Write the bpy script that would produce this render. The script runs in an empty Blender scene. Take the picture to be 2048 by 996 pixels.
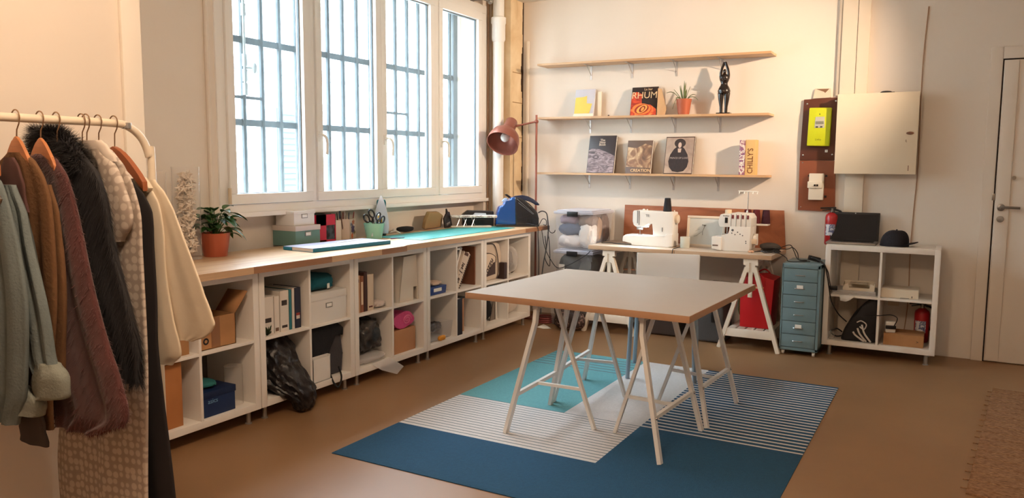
import bpy, bmesh, math, random
from mathutils import Vector, Matrix
random.seed(7)
PI = math.pi
SC = bpy.context.scene
COL = SC.collection

# ------------------------------------------------------------------ camera
F, YAW, PITCH, ROLL = 1.0794, 0.5148, 0.1053, 0.0063
CX, CY, CZ = 3.6762, -6.7103, 1.4213
fw = Vector((-math.sin(YAW) * math.cos(PITCH), math.cos(YAW) * math.cos(PITCH), -math.sin(PITCH)))
r0 = Vector((math.cos(YAW), math.sin(YAW), 0)); u0 = r0.cross(fw)
rt = r0 * math.cos(ROLL) + u0 * math.sin(ROLL); up = -r0 * math.sin(ROLL) + u0 * math.cos(ROLL)
cd = bpy.data.cameras.new('camera'); cam = bpy.data.objects.new('camera', cd); COL.objects.link(cam)
cam.matrix_world = Matrix(((rt.x, up.x, -fw.x, CX), (rt.y, up.y, -fw.y, CY), (rt.z, up.z, -fw.z, CZ), (0, 0, 0, 1)))
cd.sensor_width = 36.0; cd.lens = 1440 * F / 2048 * 36.0; cd.clip_start = 0.05; cd.clip_end = 100
SC.camera = cam
# ------------------------------------------------------------------ exposure, world, lights
vs = SC.view_settings
vs.view_transform = 'Standard'; vs.look = 'None'; vs.exposure = -0.06; vs.gamma = 1.0; vs.use_curve_mapping = False
W = bpy.data.worlds.new('daylight'); SC.world = W; W.use_nodes = True
bg = W.node_tree.nodes['Background']; bg.inputs[0].default_value = (0.80, 0.91, 1.0, 1); bg.inputs[1].default_value = 34.0

def light(name, kind, loc, energy, color, size=0.1, sizey=None, target=None, portal=False):
    l = bpy.data.lights.new(name, kind); l.energy = energy; l.color = color
    if kind == 'AREA':
        l.shape = 'RECTANGLE'; l.size = size; l.size_y = sizey or size
        if portal: l.cycles.is_portal = True
    else:
        l.shadow_soft_size = size
    o = bpy.data.objects.new(name, l); COL.objects.link(o); o.location = loc
    if target is not None:
        o.rotation_euler = (Vector(target) - Vector(loc)).to_track_quat('-Z', 'Y').to_euler()
    return o
WARM = (1.0, 0.70, 0.44)
sp_ = light('spot_lamp_light', 'SPOT', (4.45, -1.55, 2.66), 540, (1.0, 0.74, 0.52), 0.045, target=(0.6, 0.0, 1.8))
sp_.data.spot_size = math.radians(67); sp_.data.spot_blend = 1.0
light('room_lamp_light', 'POINT', (2.5, -5.7, 2.76), 104, (1.0, 0.74, 0.52), 0.2)
light('ceiling_fill_light', 'AREA', (2.4, -4.3, 2.94), 15, (1.0, 0.74, 0.52), 1.3, 1.3, (2.0, -4.0, 0))  # added soft fill to brighten the left wall and room, not a real fixture
light('window_portal', 'AREA', (-0.30, -1.91, 2.02), 1, (1, 1, 1), 3.0, 1.72, (2, -1.91, 2.02), True)

# ------------------------------------------------------------------ materials
def lin(c):
    o = []
    for v in c:
        v = v / 255.0
        o.append(v / 12.92 if v <= 0.04045 else ((v + 0.055) / 1.055) ** 2.4)
    return (o[0], o[1], o[2], 1.0)
MATS = {}
def mat(name, rgb, rough=0.6, metal=0.0, var=0.0, vscale=6.0, bump=0.0, bscale=40.0, coat=0.0, emit=0.0, sheen=0.0, stretch=(1, 1, 1), trans=0.0, ior=1.45):
    if name in MATS: return MATS[name]
    m = bpy.data.materials.new(name); m.use_nodes = True; nt = m.node_tree; b = nt.nodes['Principled BSDF']
    c = lin(rgb)
    b.inputs['Base Color'].default_value = c; b.inputs['Roughness'].default_value = rough; b.inputs['Metallic'].default_value = metal
    b.inputs['Coat Weight'].default_value = coat; b.inputs['Sheen Weight'].default_value = sheen
    b.inputs['Transmission Weight'].default_value = trans; b.inputs['IOR'].default_value = ior
    if emit: b.inputs['Emission Color'].default_value = c; b.inputs['Emission Strength'].default_value = emit
    tc = nt.nodes.new('ShaderNodeTexCoord'); mp = nt.nodes.new('ShaderNodeMapping'); mp.inputs['Scale'].default_value = stretch
    nt.links.new(tc.outputs['Object'], mp.inputs['Vector'])
    if var:
        n = nt.nodes.new('ShaderNodeTexNoise'); n.inputs['Scale'].default_value = vscale; n.inputs['Detail'].default_value = 5
        r = nt.nodes.new('ShaderNodeValToRGB'); e = r.color_ramp.elements
        e[0].position = 0.3; e[1].position = 0.72
        e[0].color = (c[0] * (1 - var), c[1] * (1 - var), c[2] * (1 - var), 1); e[1].color = tuple(min(1, x * (1 + var * 0.6)) for x in c[:3]) + (1,)
        nt.links.new(mp.outputs[0], n.inputs['Vector']); nt.links.new(n.outputs[0], r.inputs[0]); nt.links.new(r.outputs[0], b.inputs['Base Color'])
    if bump:
        n2 = nt.nodes.new('ShaderNodeTexNoise'); n2.inputs['Scale'].default_value = bscale; n2.inputs['Detail'].default_value = 6
        bp = nt.nodes.new('ShaderNodeBump'); bp.inputs['Strength'].default_value = bump; bp.inputs['Distance'].default_value = 0.01
        nt.links.new(mp.outputs[0], n2.inputs['Vector']); nt.links.new(n2.outputs[0], bp.inputs['Height']); nt.links.new(bp.outputs[0], b.inputs['Normal'])
    MATS[name] = m; return m
def ramp(name, scale, stops, stretch=(1, 1, 1), distort=0.0, rough=0.6, kind='noise', detail=4):
    if name in MATS: return MATS[name]
    m = bpy.data.materials.new(name); m.use_nodes = True; nt = m.node_tree; b = nt.nodes['Principled BSDF']; b.inputs['Roughness'].default_value = rough
    tc = nt.nodes.new('ShaderNodeTexCoord'); mp = nt.nodes.new('ShaderNodeMapping'); mp.inputs['Scale'].default_value = stretch
    nt.links.new(tc.outputs['Object'], mp.inputs['Vector'])
    if kind == 'noise':
        n = nt.nodes.new('ShaderNodeTexNoise'); n.inputs['Scale'].default_value = scale; n.inputs['Detail'].default_value = detail; n.inputs['Distortion'].default_value = distort
        out = n.outputs[0]
    elif kind == 'voronoi':
        n = nt.nodes.new('ShaderNodeTexVoronoi'); n.inputs['Scale'].default_value = scale; n.inputs['Randomness'].default_value = distort; out = n.outputs['Distance']
    else:
        n = nt.nodes.new('ShaderNodeTexWave'); n.inputs['Scale'].default_value = scale; n.inputs['Distortion'].default_value = distort; n.inputs['Detail'].default_value = detail; out = n.outputs[1]
    nt.links.new(mp.outputs[0], n.inputs['Vector'])
    r = nt.nodes.new('ShaderNodeValToRGB'); e = r.color_ramp.elements
    while len(e) < len(stops): e.new(0.5)
    for i, (p, c) in enumerate(stops): e[i].position = p; e[i].color = lin(c)
    nt.links.new(out, r.inputs[0]); nt.links.new(r.outputs[0], b.inputs['Base Color'])
    MATS[name] = m; return m
def clear(name, tint=(240, 240, 240), op=0.12, rough=0.15):
    """thin clear plastic or glass: mostly transparent with a glossy film"""
    if name in MATS: return MATS[name]
    m = bpy.data.materials.new(name); m.use_nodes = True; nt = m.node_tree; nt.nodes.clear()
    o = nt.nodes.new('ShaderNodeOutputMaterial'); t = nt.nodes.new('ShaderNodeBsdfTransparent'); p = nt.nodes.new('ShaderNodeBsdfPrincipled')
    p.inputs['Base Color'].default_value = lin(tint); p.inputs['Roughness'].default_value = rough
    lw = nt.nodes.new('ShaderNodeLayerWeight'); lw.inputs[0].default_value = 0.5
    fr = nt.nodes.new('ShaderNodeMath'); fr.operation = 'POWER'; fr.inputs[1].default_value = 5.0; nt.links.new(lw.outputs['Facing'], fr.inputs[0])
    ad = nt.nodes.new('ShaderNodeMath'); ad.operation = 'ADD'; ad.inputs[1].default_value = op; ad.use_clamp = True
    mx = nt.nodes.new('ShaderNodeMixShader')
    nt.links.new(fr.outputs[0], ad.inputs[0]); nt.links.new(ad.outputs[0], mx.inputs[0]); nt.links.new(t.outputs[0], mx.inputs[1]); nt.links.new(p.outputs[0], mx.inputs[2]); nt.links.new(mx.outputs[0], o.inputs[0])
    MATS[name] = m; return m
def woodblock(name, base, dark, light_, bw=0.45, bh=0.04, rot=PI / 2):
    if name in MATS: return MATS[name]
    m = bpy.data.materials.new(name); m.use_nodes = True; nt = m.node_tree; b = nt.nodes['Principled BSDF']; b.inputs['Roughness'].default_value = 0.42
    tc = nt.nodes.new('ShaderNodeTexCoord'); mp = nt.nodes.new('ShaderNodeMapping'); mp.inputs['Rotation'].default_value = (0, 0, rot)
    nt.links.new(tc.outputs['Object'], mp.inputs['Vector'])
    br = nt.nodes.new('ShaderNodeTexBrick'); br.inputs['Scale'].default_value = 1; br.inputs['Brick Width'].default_value = bw; br.inputs['Row Height'].default_value = bh
    br.inputs['Mortar Size'].default_value = 0.0; br.inputs['Color1'].default_value = lin(light_); br.inputs['Color2'].default_value = lin(dark); br.inputs['Mortar'].default_value = lin(base)
    n = nt.nodes.new('ShaderNodeTexNoise'); n.inputs['Scale'].default_value = 3; n.inputs['Detail'].default_value = 6
    mp2 = nt.nodes.new('ShaderNodeMapping'); mp2.inputs['Scale'].default_value = (2, 28, 14); nt.links.new(mp.outputs[0], mp2.inputs['Vector']); nt.links.new(mp2.outputs[0], n.inputs['Vector'])
    mx = nt.nodes.new('ShaderNodeMixRGB'); mx.blend_type = 'MIX'; mx.inputs[2].default_value = lin(base)
    nt.links.new(mp.outputs[0], br.inputs['Vector']); nt.links.new(br.outputs[0], mx.inputs[1]); nt.links.new(n.outputs[0], mx.inputs[0]); nt.links.new(mx.outputs[0], b.inputs['Base Color'])
    MATS[name] = m; return m

M_wall = mat('wall_paint', (230, 219, 206), 0.75, var=0.03, vscale=1.5, bump=0.12, bscale=8)
M_white = mat('white_laminate', (236, 230, 222), 0.45)
M_whitem = mat('white_powder_coat', (232, 230, 226), 0.35)
M_plast = mat('white_plastic', (236, 234, 228), 0.35)
M_black = mat('black_plastic', (22, 22, 24), 0.4)
M_blackcloth = mat('black_cloth', (24, 24, 28), 0.9, bump=0.4, bscale=60)
M_chrome = mat('chrome', (200, 200, 200), 0.22, 1.0)
M_steel = mat('brushed_steel', (150, 146, 140), 0.35, 0.9)
M_copper = mat('copper_paint', (150, 92, 78), 0.35, 0.4)
M_card = mat('cardboard', (176, 128, 84), 0.85, var=0.12, vscale=9)
M_birch = woodblock('birch_staves', (205, 165, 122), (188, 142, 100), (222, 186, 144), 0.5, 0.05, 0)
M_top = woodblock('butcher_block', (214, 180, 140), (188, 142, 102), (228, 200, 164), 0.42, 0.042)
M_beech = mat('hanger_wood', (186, 118, 72), 0.45, var=0.15, vscale=3, stretch=(4, 4, 30))
M_paper = mat('paper', (238, 236, 230), 0.8)

# ------------------------------------------------------------------ builders
WM = {}
class MB:
    def __init__(s, M=None): s.bm = bmesh.new(); s.M = M or Matrix.Identity(4); s.mi = 0
    def _v(s, pts): return [s.bm.verts.new(s.M @ Vector(p)) for p in pts]
    def poly(s, pts):
        f = s.bm.faces.new(s._v(pts)); f.material_index = s.mi; return f
    def mesh(s, pts, faces):
        v = s._v(pts)
        for f in faces:
            try: q = s.bm.faces.new([v[i] for i in f]); q.material_index = s.mi
            except ValueError: pass
        return s
    def box(s, x0, y0, z0, x1, y1, z1, bev=0.0, seg=2):
        b = bmesh.new()
        v = [b.verts.new(p) for p in ((x0, y0, z0), (x1, y0, z0), (x1, y1, z0), (x0, y1, z0), (x0, y0, z1), (x1, y0, z1), (x1, y1, z1), (x0, y1, z1))]
        for f in ((0, 3, 2, 1), (4, 5, 6, 7), (0, 1, 5, 4), (1, 2, 6, 5), (2, 3, 7, 6), (3, 0, 4, 7)): b.faces.new([v[i] for i in f])
        if bev: bmesh.ops.bevel(b, geom=b.edges[:], offset=bev, segments=seg, affect='EDGES', profile=0.6)
        return s._merge(b)
    def _merge(s, b):
        bmesh.ops.recalc_face_normals(b, faces=b.faces[:])
        m = {}
        for v in b.verts: m[v] = s.bm.verts.new(s.M @ v.co)
        for f in b.faces:
            try: q = s.bm.faces.new([m[v] for v in f.verts]); q.material_index = s.mi
            except ValueError: pass
        b.free(); return s
    def prism(s, pts, d0, d1, ax='y', bev=0.0, seg=2):
        """pts 2d polygon; ax = extrusion axis; (a,b) map to the other two axes"""
        def P(a, b_, d):
            return {'x': (d, a, b_), 'y': (a, d, b_), 'z': (a, b_, d)}[ax]
        b = bmesh.new(); n = len(pts)
        lo = [b.verts.new(P(p[0], p[1], d0)) for p in pts]; hi = [b.verts.new(P(p[0], p[1], d1)) for p in pts]
        b.faces.new(lo); b.faces.new(hi[::-1])
        for i in range(n): b.faces.new((lo[i], hi[i], hi[(i + 1) % n], lo[(i + 1) % n]))
        if bev: bmesh.ops.bevel(b, geom=b.edges[:], offset=bev, segments=seg, affect='EDGES', profile=0.6)
        return s._merge(b)
    def bar(s, p, q, w, d, hint=(0, 0, 1), bev=0.0):
        """rectangular bar from p to q; w across the hint-cross direction, d along the other"""
        p, q = Vector(p), Vector(q); a = (q - p); L = a.length; a.normalize(); h = Vector(hint)
        x = a.cross(h)
        if x.length < 1e-4: x = a.cross(Vector((1, 0, 0)))
        x.normalize(); y = x.cross(a).normalized()
        M2 = Matrix((( x.x, y.x, a.x, p.x), (x.y, y.y, a.y, p.y), (x.z, y.z, a.z, p.z), (0, 0, 0, 1)))
        o = s.M; s.M = o @ M2; s.box(-w / 2, -d / 2, 0, w / 2, d / 2, L, bev); s.M = o; return s
    def tube(s, pts, r, seg=8, closed=False, radii=None):
        P = [Vector(p) for p in pts]; n = len(P); rings = []; prev = None
        for i in range(n):
            if closed: t = P[(i + 1) % n] - P[i - 1]
            else: t = P[min(i + 1, n - 1)] - P[max(i - 1, 0)]
            t.normalize()
            if prev is None:
                x = t.cross(Vector((0, 0, 1)));
                if x.length < 1e-3: x = t.cross(Vector((1, 0, 0)))
            else: x = prev - t * prev.dot(t)
            x.normalize(); prev = x; y = t.cross(x); rr = radii[i] if radii else r
            rings.append(s._v([P[i] + (x * math.cos(2 * PI * k / seg) + y * math.sin(2 * PI * k / seg)) * rr for k in range(seg)]))
        m = n if closed else n - 1
        for i in range(m):
            a, b = rings[i], rings[(i + 1) % n]
            for k in range(seg):
                f = s.bm.faces.new((a[k], a[(k + 1) % seg], b[(k + 1) % seg], b[k])); f.material_index = s.mi
        if not closed:
            for rg in (rings[0][::-1], rings[-1]):
                f = s.bm.faces.new(rg); f.material_index = s.mi
        return s
    def lathe(s, prof, c=(0, 0, 0), seg=24, cap=True):
        c = Vector(c); rings = []
        for r, z in prof: rings.append(s._v([c + Vector((r * math.cos(2 * PI * k / seg), r * math.sin(2 * PI * k / seg), z)) for k in range(seg)]))
        for a, b in zip(rings, rings[1:]):
            for k in range(seg):
                f = s.bm.faces.new((a[k], a[(k + 1) % seg], b[(k + 1) % seg], b[k])); f.material_index = s.mi
        if cap:
            for rg in (rings[0][::-1], rings[-1]): s.bm.faces.new(rg).material_index = s.mi
        return s
    def grid(s, fn, nu, nv, wrap=False, caps=False):
        R = [s._v([fn(i / nu, j / nv) for i in range(nu if wrap else nu + 1)]) for j in range(nv + 1)]
        for j in range(nv):
            m = nu if wrap else nu
            for i in range(m):
                i2 = (i + 1) % nu if wrap else i + 1
                try: s.bm.faces.new((R[j][i], R[j][i2], R[j + 1][i2], R[j + 1][i])).material_index = s.mi
                except ValueError: pass
        if caps:
            for rg in (R[0][::-1], R[-1]): s.bm.faces.new(rg).material_index = s.mi
        return s
    def ball(s, c, r, sc=(1, 1, 1), seg=14, noise=0.0):
        c = Vector(c); ph = random.random() * 6
        def fn(u, v):
            th = 2 * PI * u; p = PI * min(max(v, 0.001), 0.999)
            rr = r * (1 + noise * (math.sin(5 * th + ph) * math.sin(3 * p + ph) + 0.6 * math.sin(9 * th + 2 * ph + 4 * p) * math.sin(p)))
            return c + Vector((rr * sc[0] * math.sin(p) * math.cos(th), rr * sc[1] * math.sin(p) * math.sin(th), rr * sc[2] * math.cos(p)))
        return s.grid(fn, seg, max(6, seg * 2 // 3), wrap=True, caps=True)
    def build(s, name, m, parent=None, local=False, ang=40):
        me = bpy.data.meshes.new(name); bmesh.ops.recalc_face_normals(s.bm, faces=s.bm.faces[:]) if not getattr(s, 'keepn', False) else None
        s.bm.to_mesh(me); s.bm.free()
        for mm in (m if isinstance(m, (list, tuple)) else [m]): me.materials.append(mm)
        for p in me.polygons: p.use_smooth = True
        me.set_sharp_from_angle(angle=math.radians(ang))
        o = bpy.data.objects.new(name, me); COL.objects.link(o)
        if parent is not None:
            if not local: me.transform(WM[parent.name].inverted())
            o.parent = parent; WM[o.name] = WM[parent.name]
        else:
            xs = [v.co for v in me.vertices]
            lo = Vector((min(v.x for v in xs), min(v.y for v in xs), min(v.z for v in xs))); hi = Vector((max(v.x for v in xs), max(v.y for v in xs), max(v.z for v in xs)))
            b = Vector(((lo.x + hi.x) / 2, (lo.y + hi.y) / 2, lo.z)); me.transform(Matrix.Translation(-b)); o.location = b; WM[o.name] = Matrix.Translation(b)
        return o
    def thing(s, name, m, label, cat, group=None, kind=None, ang=40):
        o = s.build(name, m, ang=ang); o['label'] = label; o['category'] = cat
        if group: o['group'] = group
        if kind: o['kind'] = kind
        return o
def T(name, label, cat, loc=(0, 0, 0), rz=0.0, group=None):
    o = bpy.data.objects.new(name, None); COL.objects.link(o); o.empty_display_size = 0.05
    o.location = loc; o.rotation_euler = (0, 0, rz); o['label'] = label; o['category'] = cat
    if group: o['group'] = group
    WM[o.name] = Matrix.Translation(Vector(loc)) @ Matrix.Rotation(rz, 4, 'Z'); return o
def S(name, m, mb):
    o = mb.build(name, m); o['kind'] = 'structure'; return o
def SE(name, loc=(0, 0, 0)):
    o = bpy.data.objects.new(name, None); COL.objects.link(o); o.location = loc; o['kind'] = 'structure'; WM[o.name] = Matrix.Translation(Vector(loc)); return o
def text(name, body, size, M, m, parent, align='CENTER', ext=0.0006, bold=0.0, sx=1.0):
    cu = bpy.data.curves.new('t', 'FONT'); cu.body = body; cu.size = size; cu.extrude = ext; cu.align_x = align; cu.align_y = 'CENTER'; cu.offset = bold; cu.resolution_u = 3
    to = bpy.data.objects.new('t', cu); COL.objects.link(to); bpy.context.view_layer.update()
    me = bpy.data.meshes.new_from_object(to.evaluated_get(bpy.context.evaluated_depsgraph_get()))
    bpy.data.objects.remove(to); me.transform(M @ Matrix.Diagonal((sx, 1, 1, 1))); me.materials.clear(); me.materials.append(m); me.name = name
    me.transform(WM[parent.name].inverted()); o = bpy.data.objects.new(name, me); COL.objects.link(o); o.parent = parent; WM[o.name] = WM[parent.name]; return o
RX90 = Matrix.Rotation(PI / 2, 4, 'X')
def lump(mb, c, r, sc, noise=0.12, seg=22, e=0.75):
    """soft crumpled block: superellipsoid with folds"""
    c = Vector(c); ph = [random.random() * 6 for _ in range(5)]; f = lambda w: math.copysign(abs(w) ** e, w); seg = max(seg, 30)
    def fn(u, v):
        th = 2 * PI * u; p = PI * min(max(v, 0.002), 0.998)
        k = 1 + noise * (0.5 * math.sin(4 * th + ph[0]) * math.sin(3 * p + ph[1]) + 0.35 * math.sin(9 * th + ph[2] + 5 * p) * math.sin(p) + 0.25 * math.sin(15 * th + ph[3] - 8 * p) * math.sin(p)) - noise * 0.6
        return c + Vector((r * sc[0] * k * f(math.sin(p)) * f(math.cos(th)), r * sc[1] * k * f(math.sin(p)) * f(math.sin(th)), r * sc[2] * k * f(math.cos(p))))
    return mb.grid(fn, seg, seg * 2 // 3, wrap=True, caps=True)
def at(x, y, z, rz=0.0, rx=0.0, ry=0.0):
    return Matrix.Translation((x, y, z)) @ Matrix.Rotation(rz, 4, 'Z') @ Matrix.Rotation(rx, 4, 'X') @ Matrix.Rotation(ry, 4, 'Y')
def bez(pts, n=8):
    """Catmull-Rom through points"""
    P = [Vector(p) for p in pts]; P = [P[0]] + P + [P[-1]]; out = []
    for i in range(1, len(P) - 2):
        for k in range(n):
            t = k / n; a, b, c, d = P[i - 1:i + 3]
            out.append(0.5 * ((2 * b) + (c - a) * t + (2 * a - 5 * b + 4 * c - d) * t * t + (3 * b - a - 3 * c + d) * t ** 3))
    out.append(P[-2]); return out

WX = -0.22       # window wall plane
HC = 2.985       # ceiling
# ------------------------------------------------------------------ room shell
M_floor = mat('floor_screed', (146, 110, 76), 0.42, var=0.16, vscale=1.3, bump=0.05, bscale=5)
S('floor', M_floor, MB().box(-0.62, -9.0, -0.1, 5.6, 0.2, 0.0))
S('ceiling', mat('ceiling_paint', (226, 220, 210), 0.8), MB().box(-0.62, -9.0, HC, 5.6, 0.2, HC + 0.1))
S('wall_back', M_wall, MB().box(-0.62, 0, 0, 5.6, 0.2, HC))
S('wall_right', M_wall, MB().box(5.4, -9.0, 0, 5.6, 0, HC))
S('wall_front', M_wall, MB().box(-0.62, -9.2, 0, 5.6, -9.0, HC))
mb = MB(); WY0, WY1, WZ0, WZ1 = -3.43, -0.385, 1.14, 2.88
mb.box(-0.62, -9.0, 0, WX, WY0, HC); mb.box(-0.62, WY1, 0, WX, 0, HC); mb.box(-0.62, WY0, WZ1, WX, WY1, HC)
mb.box(-0.62, WY0, 0, -0.33, WY1, WZ0); mb.box(-0.33, WY0, 1.10, WX, WY1, WZ0)
S('wall_left', M_wall, mb)
# nib wall behind the clothes rail
S('wall_left_nib', M_wall, MB().box(WX, -9.0, 0, 0.93, -4.78, HC))
S('trim_1', mat('trim_gloss', (240, 232, 220), 0.35), MB().box(0.93, -4.85, 0, 0.948, -4.77, HC, 0.004))
# corner pier with raw stone side
M_stone = ramp('raw_stone', 5, [(0.25, (212, 184, 144)), (0.5, (226, 202, 164)), (0.75, (236, 216, 182))], rough=0.9, distort=0.6)
S('wall_corner_pier', M_stone, MB().box(WX, -0.24, 0, -0.012, 0, HC))
mb = MB(); random.seed(3)
pts = [(-0.011 + 0.0, 0)]
zs = [HC - i * 0.06 for i in range(int((HC - 1.1) / 0.06))]
for a, b in zip(zs, zs[1:]):
    w = 0.006 + 0.012 * random.random() + (0.02 if 2.2 < a < 2.55 else 0)
    mb.box(-0.012, -w, b, -0.006, -0.0005, a)
S('trim_2', mat('crack_shadow_mortar', (58, 40, 26), 0.95), mb)
S('trim_3', mat('trim_gloss', (240, 232, 220), 0.35), MB().box(0.035, -0.014, 0, 0.06, 0, 2.62, 0.004))
S('baseboard_left', M_wall, MB().box(WX, -3.6, 0, WX + 0.012, -0.25, 0.08))
# stone joints across pier
mb = MB()
for z in (2.03, 2.31, 1.7): mb.box(-0.0115, -0.2, z, -0.0105, -0.01, z + 0.007)
S('trim_4', mat('stone_joint', (150, 116, 76), 0.95), mb)
# window
w1 = SE('window_1', (WX, -1.9, WZ0))
M_pvc = mat('window_frame_white', (240, 238, 234), 0.3)
mb = MB(); fx0, fx1 = WX - 0.05, WX + 0.012
mb.box(fx0, -3.46, 1.11, fx1, -0.35, 1.175, 0.003); mb.box(fx0, -3.46, 2.835, fx1, -0.35, 2.91, 0.003)
mb.box(fx0, -3.46, 1.175, fx1, -3.395, 2.835, 0.003); mb.box(fx0, -0.45, 1.175, fx1, -0.35, 2.835, 0.003)
for a, b in ((-2.675, -2.635), (-1.935, -1.90), (-1.205, -1.145)): mb.box(fx0, a, 1.175, fx1 + 0.004, b, 2.835, 0.003)
mb.box(fx1 - 0.002, -3.50, 1.095, fx1 + 0.02, -0.33, 1.125, 0.004)
mb.build('window_frame', M_pvc, w1)
M_glass = clear('window_glass', (235, 245, 250), 0.03, 0.02); M_gask = mat('window_gasket', (104, 114, 120), 0.5)
for i, (g0, g1) in enumerate(((-3.336, -2.746), (-2.571, -1.983), (-1.861, -1.269), (-1.089, -0.515))):
    y0, y1 = g0 - 0.057, g1 + 0.066 if i != 0 else g1 + 0.068
    za, zb, ga, gb = 1.178, 2.832, 1.243, 2.762
    mb = MB(); xa, xb = WX - 0.04, WX + 0.028
    mb.box(xa, y0, za, xb, y1, ga, 0.005); mb.box(xa, y0, gb, xb, y1, zb, 0.005); mb.box(xa, y0, ga, xb, g0, gb, 0.004); mb.box(xa, g1, ga, xb, y1, gb, 0.004)
    sh = mb.build('sash', M_pvc, w1)
    mb = MB(); t = 0.007; xg = WX - 0.005
    mb.box(xg - 0.03, g0, ga, xg, g0 + t, gb); mb.box(xg - 0.018, g1 - t, ga, xg, g1, gb); mb.box(xg - 0.03, g0, ga, xg, g1, ga + 0.004); mb.box(xg - 0.03, g0, gb - t, xg, g1, gb)
    mb.build('gasket', M_gask, sh)
    MB().box(WX - 0.02, g0, ga, WX - 0.016, g1, gb).build('glass', M_glass, sh)
    hy = {0: None, 1: -2.625, 2: -1.892, 3: -1.118}[i]
    if hy is not None:
        mb = MB(); mb.box(xb - 0.001, hy - 0.014, 1.585, xb + 0.01, hy + 0.014, 1.66, 0.003); mb.tube(bez([(xb + 0.005, hy, 1.63), (xb + 0.045, hy, 1.635), (xb + 0.055, hy + 0.03, 1.60), (xb + 0.05, hy + 0.035, 1.50)], 5), 0.0095, 8)
        mb.build('handle', M_plast, w1)
mb = MB()
for z in (1.24, 2.6): mb.tube([(WX + 0.035, -3.405, z - 0.06), (WX + 0.035, -3.405, z + 0.04)], 0.011, 10)
mb.build('hinge', mat('hinge_cream', (214, 196, 170), 0.4), w1)
S('trim_5', M_wall, MB().tube([(WX + 0.01, -3.52, 0.9), (WX + 0.01, -3.52, HC)], 0.014, 8))
# iron grille outside
M_iron = mat('grille_paint', (84, 96, 102), 0.6, var=0.2, vscale=20)
gr = T('window_grille', 'pale grey iron security grille of vertical bars outside the tall window', 'window grille', (-0.52, -1.9, 1.14))
y = -3.31
while y < -0.45:
    MB().tube([(-0.52, y, 1.13), (-0.52, y, 2.89)], 0.018, 8).build('bar', M_iron, gr); y += 0.1645
for z in (1.708, 2.255): MB().box(-0.527, -3.44, z - 0.022, -0.513, -0.38, z + 0.022).build('cross_bar', M_iron, gr)
MB().box(-0.515, -3.3, 1.865, -0.508, -2.81, 1.885).build('cross_bar', M_iron, gr)
MB().box(-0.53, -0.47, 1.141, -0.50, -0.405, 2.879).build('side_post', mat('post_grey', (104, 114, 120), 0.7), gr)
MB().box(-0.515, -1.5, 1.86, -0.508, -1.18, 1.88).build('cross_bar', M_iron, gr)
mb = MB(); mb.tube([(-0.5, -2.98, 1.89), (-0.5, -2.98, 2.75)], 0.010, 8)
for z in (1.93, 2.02, 2.12, 2.45): mb.tube([(-0.5, -2.98, z - 0.04), (-0.5, -2.98, z + 0.04)], 0.017, 8)
mb.ball((-0.46, -2.93, 2.07), 0.028, (0.5, 0.6, 1.3)); mb.tube([(-0.5, -2.98, 2.07), (-0.46, -2.93, 2.07)], 0.007, 6)
mb.build('latch_rod', mat('latch_paint', (150, 162, 166), 0.5), gr)
# street and building opposite
S('ground_street', mat('street_concrete', (150, 150, 146), 0.9), MB().box(-14, -14, -0.3, -0.62, 8, -0.2))
bd = T('opposite_building', 'pale rendered building with shuttered windows seen across the yard through the window', 'building', (-7.5, -1, -0.2))
MB().box(-8.5, -14, -0.2, -7.5, 9, 7.6).build('facade', mat('pale_render', (176, 188, 190), 0.85), bd)
MB().box(-7.5, -12, 3.1, -7.3, 7, 3.3, 0.02).build('cornice', mat('cornice_stone', (74, 84, 90), 0.8), bd)
for k, yy in enumerate((-8, -4.6, -1.0, 1.6, 4.0)):
    mb = MB(); mb.box(-7.5, yy, 0.9, -7.45, yy + 1.1, 2.5)
    for q in range(14): mb.box(-7.46, yy + 0.05, 0.95 + q * 0.11, -7.42, yy + 1.05, 1.02 + q * 0.11)
    mb.build('shutter', mat('shutter_grey', (58, 72, 80), 0.7), bd)
# ceiling edge moulding, back wall door
d1 = SE('door_1', (4.3, 0, 0))
M_door = mat('door_paint', (226, 214, 200), 0.5)
MB().box(3.945, -0.03, 0.008, 4.86, -0.002, 2.205, 0.003).build('door_leaf', M_door, d1)
MB().box(3.95, -0.042, 0.012, 4.035, -0.03, 2.2, 0.004).build('door_stile', M_door, d1)
mb = MB(); mb.box(3.86, -0.024, 0, 3.936, 0, 2.30, 0.004); mb.box(3.9365, -0.024, 2.215, 4.8695, 0, 2.30, 0.004); mb.box(4.87, -0.024, 0, 4.95, 0, 2.3, 0.004)
mb.build('door_frame', M_door, d1)
mb = MB(); mb.box(3.936, -0.026, 0, 3.944, -0.001, 2.214); mb.box(3.936, -0.026, 2.206, 4.87, -0.001, 2.214)
mb.build('door_gap', mat('door_gap', (40, 26, 18), 0.9), d1)
mb = MB(); mb.lathe([(0.026, 0), (0.026, 0.006), (0.012, 0.01), (0.012, 0.035)], seg=16); h = MB(at(3.985, -0.042, 1.15, 0, PI / 2)); h.lathe([(0.026, 0), (0.026, 0.008), (0.011, 0.012), (0.011, 0.045)], seg=16)
mb.bm.free(); h.M = Matrix.Identity(4); h.tube(bez([(3.985, -0.085, 1.15), (4.01, -0.09, 1.152), (4.1, -0.088, 1.15)], 4), 0.0095, 8)
h.build('door_handle', M_steel, d1)
h = MB(at(3.985, -0.042, 1.065, 0, PI / 2)); h.lathe([(0.024, 0), (0.024, 0.008), (0.008, 0.01)], seg=16); h.build('keyhole_rosette', M_steel, d1)
h = MB(at(4.05, -0.042, 1.365, 0, PI / 2)); h.lathe([(0.012, 0), (0.008, 0.02), (0.014, 0.03)], seg=12); h.build('latch_knob', M_steel, d1)
MB().box(3.925, -0.032, 1.20, 3.947, -0.024, 1.25, 0.002).build('strike', M_steel, d1)
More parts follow.
